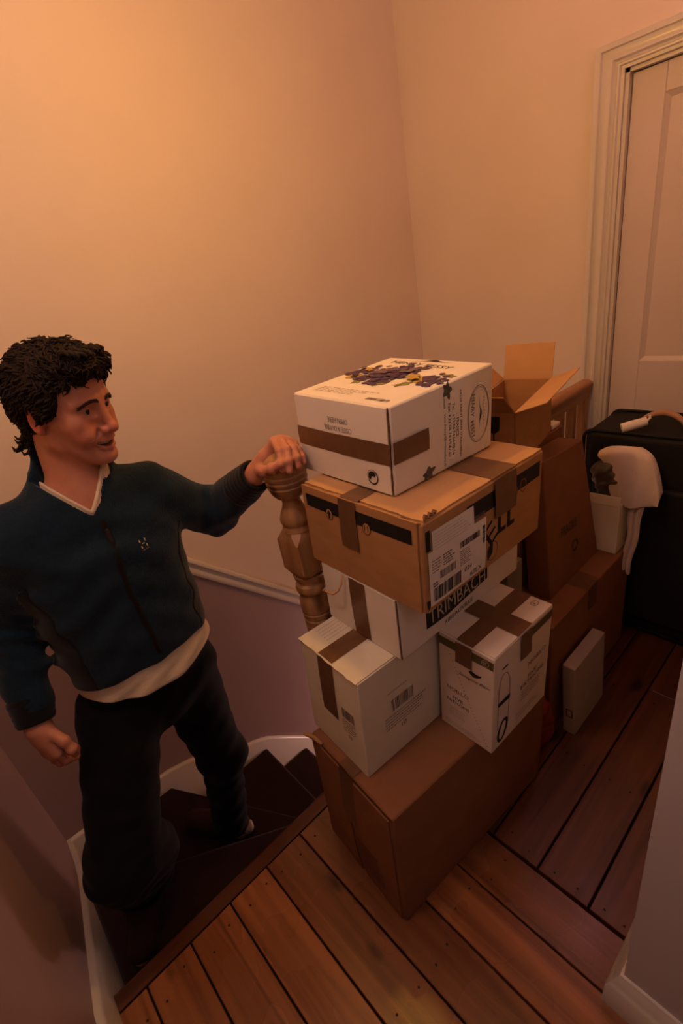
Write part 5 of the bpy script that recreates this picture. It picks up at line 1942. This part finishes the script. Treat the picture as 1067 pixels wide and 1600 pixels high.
# ribbed cuffs
def cuff(e_, w_, t0, t1, r, m_=None):
    a, b = lerp3(e_, w_, t0), lerp3(e_, w_, t1)
    ax_ = np.array(b) - np.array(a)
    L = np.linalg.norm(ax_)
    ax_ = ax_ / L

    def f_(P):
        s1 = (P - np.array(a, F32)) @ ax_.astype(F32)
        rad = np.linalg.norm(P - np.array(a, F32) - s1[:, None] * ax_.astype(F32), axis=1)
        d = rad - (r[0] + (r[1] - r[0]) * np.clip(s1 / L, 0, 1)) + 0.0006 * np.sin(s1 * 420)
        d = smax(d, np.maximum(-s1, s1 - L), 0.006)
        d = smax(d, -np.maximum(rad - r[1] * 0.80, -(s1 - L * 0.55)), 0.003)
        return d
    lo = np.minimum(a, b) - 0.08
    hi = np.maximum(a, b) + 0.08
    return sdf_mesh('cuff', f_, lo, hi, 0.004, 'black_knit', jk, proj=1)


cuff(ELL, WRL, 0.66, 1.0, (0.0535, 0.043))
cuff(ELR, WRR, 0.70, 0.985, (0.050, 0.041))

# zip down the front
def front_y(x, z):
    """front surface of the jacket at x, z, by marching"""
    y = 1.02
    for _ in range(60):
        d = float(jacket_sdf(np.array([[x, y, z]], F32))[0])
        if d < 0.0004:
            break
        y += max(0.0006, d * 0.7)
    return y


pts = []
zs_ = np.linspace(1.150, 0.728, 34)
zx = lambda z: 0.200 + 0.004 * math.sin(z * 18)
ys_ = [front_y(zx(z), z) for z in zs_]
ys_ = np.convolve(np.pad(ys_, 2, mode='edge'), np.ones(5) / 5, mode='valid')
g = G()
wz = 0.0072
vs = []
for z, y in zip(zs_, ys_):
    x = zx(z)
    vs += [(x - wz, y + 0.0010, z), (x - wz * 0.35, y - 0.0032, z), (x + wz * 0.35, y - 0.0032, z), (x + wz, y + 0.0010, z)]
fs = [(i * 4 + k, i * 4 + k + 1, i * 4 + 5 + k, i * 4 + 4 + k) for i in range(len(zs_) - 1) for k in range(3)]
g.add(vs, fs)
zp = g.out('zip', 'zip', jk, smooth=True)
zt_, yt_ = 1.128, float(np.interp(1.128, zs_[::-1], ys_[::-1]))
G().box((zx(1.128) - 0.004, yt_ - 0.009, 1.090), (zx(1.128) + 0.004, yt_ - 0.003, 1.130)).out('zip_pull', 'zip_pull', zp, bevel=0.002)
# embroidered emblem: five dashes set as an H, a faint line under it
def patch(cx0, cz0, w_, h_, rot):
    ca, sa = math.cos(rot), math.sin(rot)
    q = []
    for a_ in range(10):
        t = 2 * math.pi * a_ / 10
        x, z = w_ * math.cos(t), h_ * math.sin(t)
        X, Z = cx0 + x * ca - z * sa, cz0 + x * sa + z * ca
        q.append((X, front_y(X, Z) - 0.0016, Z))
    return q


ex, ez = 0.2655, 1.062
g = G()
for (dx, dz, w_, h_, r_) in ((-0.0068, 0.0070, 0.0015, 0.0038, -0.02), (0.0068, 0.0070, 0.0015, 0.0038, 0.02), (0.0000, 0.0000, 0.0036, 0.0012, 0.05), (-0.0068, -0.0070, 0.0015, 0.0038, 0.02), (0.0068, -0.0070, 0.0015, 0.0038, -0.02)):
    g.add(patch(ex + dx, ez + dz, w_, h_, r_), [list(range(10))])
g.out('chest_emblem', 'thread', jk)
g = G()
for k in range(6):
    g.add(patch(ex - 0.0085 + 0.0034 * k, ez - 0.0145, 0.0015, 0.0011, 0), [list(range(10))])
g.out('chest_emblem', 'ink_grey', jk)


# cream shirt: hem below the jacket and its neck inside the collar
ST = [(0.60, 0.172, 0.122), (0.68, 0.182, 0.131), (0.74, 0.177, 0.124), (0.80, 0.165, 0.112)]


def shirt_sdf(P):
    d = prof_d(P, ST)
    hem = 0.690 + 0.020 * np.cos((P[:, 0] - 0.20) * 14) * -1 + 0.16 * np.maximum(P[:, 1] - 1.20, 0)
    d = smax(d, hem - P[:, 2], 0.003)
    d = smax(d, P[:, 2] - 0.79, 0.004)
    d = np.maximum(d, -(prof_d(P, ST) + 0.0065))
    d = d - 0.0016 + 0.0016 * np.sin(P[:, 0] * 62 + 3 * np.sin(P[:, 2] * 40)) * np.clip((0.76 - P[:, 2]) / 0.06, 0, 1)
    return d


sdf_mesh('shirt', shirt_sdf, (-0.02, 1.06, 0.63), (0.42, 1.42, 0.82), 0.0035, 'shirt', person, proj=1)


def collar_sdf(P):
    d = smin(smin(neck_sdf(P), head_sdf(P) + 0.004, 0.022), torso_sdf(P), 0.03) - 0.0065
    d = np.maximum(d, neck_sdf(P) - 0.022)
    xs_ = np.abs(P[:, 0] - 0.194)
    d = np.maximum(d, P[:, 2] - np.minimum(1.176 + xs_ * 1.34, 1.274))
    d = np.maximum(d, 1.125 - P[:, 2])
    rim = np.abs(P[:, 2] - np.minimum(1.172 + xs_ * 1.34, 1.270))
    return d - 0.003 * np.exp(-(rim / 0.006) ** 2)


sdf_mesh('shirt_collar', collar_sdf, (0.09, 1.06, 1.11), (0.33, 1.33, 1.29), 0.0035, 'shirt', person, proj=1)

# trousers
AHR = lerp3(KNR, ANR, 0.96)
AHL = lerp3(KNL, ANL, 0.99)


def trousers_sdf(P):
    pel = union([sd_ell(P, (0.185, 1.250, 0.690), (0.182, 0.124, 0.13)), sd_ell(P, (0.183, 1.252, 0.58), (0.172, 0.122, 0.12))], 0.06)
    r_ = union([sd_cone(P, HIR, KNR, 0.106, 0.086), sd_cone(P, KNR, AHR, 0.084, 0.074), np.linalg.norm(P - np.array(KNR, F32) - np.array((0.002, 0.01, -0.01), F32), axis=1) - 0.091, np.linalg.norm(P - np.array((-0.030, 1.085, 0.245), F32), axis=1) - 0.082], 0.035)
    l_ = union([sd_cone(P, HIL, KNL, 0.104, 0.074), sd_cone(P, KNL, AHL, 0.072, 0.066), np.linalg.norm(P - np.array((KNL[0] + 0.012, KNL[1] - 0.015, KNL[2] + 0.015), F32), axis=1) - 0.077], 0.03)
    # cloth bunched over the right shoe
    b_ = sd_ell(P, (-0.072, 1.262, -0.045), (0.088, 0.092, 0.050))
    r_ = smin(r_, b_, 0.035)
    d = smin(smin(pel, r_, 0.035), l_, 0.022)
    d = smax(d, P[:, 2] - 0.775, 0.004)
    d = smax(d, -(P[:, 2] + 0.128) - 0.06 * np.clip(0, 0, 1) - np.where(P[:, 0] > 0.10, 10.0, 0.0).astype(F32), 0.005)
    d = smax(d, -(P[:, 2] + 0.355), 0.005)
    # folds
    d = d + wrinkle(P, 0.0028, 2.0)
    k1 = np.exp(-(np.linalg.norm(P - np.array(KNR, F32), axis=1) / 0.13) ** 2)
    d = d + 0.0045 * k1 * np.sin(P[:, 2] * 130 + 3 * np.sin(P[:, 0] * 30))
    k2 = np.exp(-((P[:, 2] + 0.05) / 0.06) ** 2) * (P[:, 0] < 0.1)
    d = d + 0.006 * k2 * np.sin(P[:, 2] * 150 + 2 * np.sin(P[:, 0] * 25))
    inner = prof_d(P, ST) + 0.010
    return np.where(P[:, 2] > 0.61, np.maximum(d, inner - 2.2 * np.clip(0.665 - P[:, 2], 0, 1)), d)


sdf_mesh('trousers', trousers_sdf, (-0.24, 0.92, -0.40), (0.46, 1.58, 0.80), 0.0055, 'trousers', person, proj=1)


# shoes
def shoe(ank, toe, heel, zf, mt):
    t, h_ = np.array(toe), np.array(heel)
    ax_ = t - h_
    ax_[2] = 0
    L = np.linalg.norm(ax_)
    ax_ /= L
    sd_ = np.array((-ax_[1], ax_[0], 0))

    def up(P):
        d = union([sd_cone(P, h_ + np.array((0, 0, 0.020)), h_ + np.array((0, 0, 0.062)), 0.040, 0.040), sd_cone(P, h_ + np.array((0, 0, 0.012)), t + np.array((0, 0, 0.004)), 0.040, 0.034),
                   sd_cone(P, h_ + ax_ * 0.35 * L + np.array((0, 0, 0.012)), t - ax_ * 0.10 * L + np.array((0, 0, 0.0)), 0.043, 0.042), sd_cone(P, np.array(ank) + ax_ * 0.01, h_ + ax_ * 0.55 * L + np.array((0, 0, 0.018)), 0.044, 0.034)], 0.02)
        d = smax(d, zf + 0.014 - P[:, 2], 0.003)
        d = smax(d, P[:, 2] - (zf + 0.115), 0.006)
        s1 = (P - h_.astype(F32)) @ ax_.astype(F32)
        d = d + 0.0012 * np.sin(s1 * 220) * np.exp(-((s1 - 0.45 * L) / 0.03) ** 2)
        return d
    lo = np.minimum(t, h_) - 0.09
    hi = np.maximum(t, h_) + 0.10
    lo[2], hi[2] = zf - 0.02, zf + 0.15
    o, _ = sdf_mesh('shoe', up, lo, hi, 0.005, mt, person, proj=1)

    def sl(P):
        d = np.minimum(sd_cone(P * np.array((1, 1, 0), F32), h_ * (1, 1, 0), (t - ax_ * 0.1 * L) * (1, 1, 0), 0.042, 0.045), sd_cone(P * np.array((1, 1, 0), F32), (t - ax_ * 0.1 * L) * (1, 1, 0), t * (1, 1, 0), 0.045, 0.036))
        return smax(d, np.abs(P[:, 2] - zf - 0.0085) - 0.0080, 0.003)
    sdf_mesh('sole', sl, lo, hi, 0.004, 'sole', o, proj=1)
    for k in range(4):
        c1 = h_ + ax_ * (0.50 + 0.085 * k) * L + np.array((0, 0, 0.062 - 0.010 * k))
        G().tube([c1 + sd_ * 0.022 - np.array((0, 0, 0.006)), c1 + np.array((0, 0, 0.004)), c1 - sd_ * 0.022 - np.array((0, 0, 0.006))], 0.0028, 6).out('lace', 'sole', o, smooth=True)
    return o


shoe((-0.082, 1.305, -0.130), (-0.168, 1.155, -RISE + 0.036), (-0.074, 1.335, -RISE + 0.036), -RISE + 0.0005, 'shoe_brown')
so = shoe((0.252, 1.410, -0.335), (0.150, 1.575, -2 * RISE + 0.036), (0.272, 1.395, -2 * RISE + 0.036), -2 * RISE + 0.0005, 'shoe_brown')
G().lathe((0.291, 1.368, -0.3965), [(0.020, 0.0), (0.026, 0.010), (0.026, 0.030), (0.018, 0.038)], 16).out('heel_patch', 'heel_patch', so, smooth=True)

# ------------------------------------------------------------------ the white cloth and the bags by the suitcase
bag = root('plastic_bag', (1.712, 0.615, 0.64), 'crumpled grey-green plastic bag stuffed into the small white box', 'bag')


def bag_sdf(P):
    d = sd_ell(P, (1.712, 0.630, 0.732), (0.032, 0.042, 0.070))
    d = smin(d, sd_ell(P, (1.712, 0.645, 0.765), (0.030, 0.034, 0.028)), 0.03)
    return d + 0.006 * np.sin(P[:, 0] * 90 + 2 * np.sin(P[:, 2] * 60)) * np.sin(P[:, 1] * 80 + P[:, 2] * 70)


sdf_mesh('bag_body', bag_sdf, (1.64, 0.54, 0.60), (1.78, 0.72, 0.83), 0.005, 'grey_plastic', bag, proj=1)
P = []
NU = 17
ztop = lambda t: float(np.interp(t, [0, 0.15, 0.35, 0.62, 0.80, 0.92, 1.0], [0.826, 0.846, 0.852, 0.856, 0.835, 0.785, 0.70]))
ytop = lambda t: float(np.interp(t, [0, 0.35, 0.62, 0.80, 0.92, 1.0], [0.668, 0.600, 0.535, 0.500, 0.478, 0.458]))
zhem = lambda t: float(np.interp(t, [0, 0.30, 0.55, 0.75, 1.0], [0.800, 0.672, 0.640, 0.655, 0.668]))
yhem = lambda t: float(np.interp(t, [0, 0.30, 0.55, 1.0], [0.640, 0.600, 0.560, 0.455]))
rows = 9
for j in range(rows + 2):
    row = []
    for i in range(NU):
        t = i / (NU - 1)
        if j == 0:
            row.append((1.775, ytop(t) + 0.012, ztop(t) - 0.022))
        elif j == 1:
            row.append((1.742, ytop(t) + 0.004, ztop(t) + 0.002))
        else:
            k = (j - 2) / (rows - 1)
            y = ytop(t) * (1 - k) + yhem(t) * k
            z = (ztop(t) - 0.008) * (1 - k) + zhem(t) * k
            fold = 0.011 * math.sin(t * 15.0 + 0.6) * k + 0.005 * math.sin(t * 31 + k * 3) * k
            row.append((1.712 - 0.016 * math.sin(k * 1.6) + fold, y, z))
    P.append(row)
tw = cloth('towel', P, 'towel', None, 0.005)
tag(tw, 'white cloth draped over the small white box beside the suitcase', 'cloth')
P = []
for j in range(10):
    z = 0.650 - 0.031 * j
    P.append([(1.712 + 0.010 * math.sin(i * 1.9 + 0.2 * j) - 0.001 * j, 0.549 - (0.050 - 0.0022 * j) * i / 8 + 0.004 * math.sin(j * 1.1), z + 0.010 * math.sin(i * 0.8) * (j / 9)) for i in range(9)])
tl = cloth('hanging_corner', P, 'towel', tw, 0.005)

bag2 = root('plastic_bag', (0.965, 0.70, ZA), 'dark blue plastic bag behind the two wine cartons', 'bag')


def bag2_sdf(P):
    d = sd_ell(P, (0.972, 0.705, 0.580), (0.042, 0.075, 0.130))
    d = smin(d, sd_ell(P, (0.985, 0.69, 0.690), (0.032, 0.050, 0.040)), 0.03)
    d = smax(d, ZA + 0.002 - P[:, 2], 0.004)
    return d + 0.004 * np.sin(P[:, 0] * 80 + 2 * np.sin(P[:, 2] * 50)) * np.sin(P[:, 1] * 70 + P[:, 2] * 60)


sdf_mesh('bag_body', bag2_sdf, (0.91, 0.60, 0.43), (1.04, 0.80, 0.75), 0.006, 'blue_bag', bag2, proj=1)
red = root('plastic_bag', (1.09, 0.56, 0.0), 'dark red plastic bag on the floor between the large carton and the white parcel', 'bag')


def red_sdf(P):
    d = sd_ell(P, (1.095, 0.560, 0.11), (0.050, 0.048, 0.115))
    d = smax(d, 0.002 - P[:, 2], 0.004)
    return d + 0.005 * np.sin(P[:, 0] * 80 + 2 * np.sin(P[:, 2] * 50)) * np.sin(P[:, 1] * 70 + P[:, 2] * 45)


sdf_mesh('bag_body', red_sdf, (1.02, 0.49, -0.01), (1.17, 0.63, 0.25), 0.006, 'red_plastic', red, proj=1)
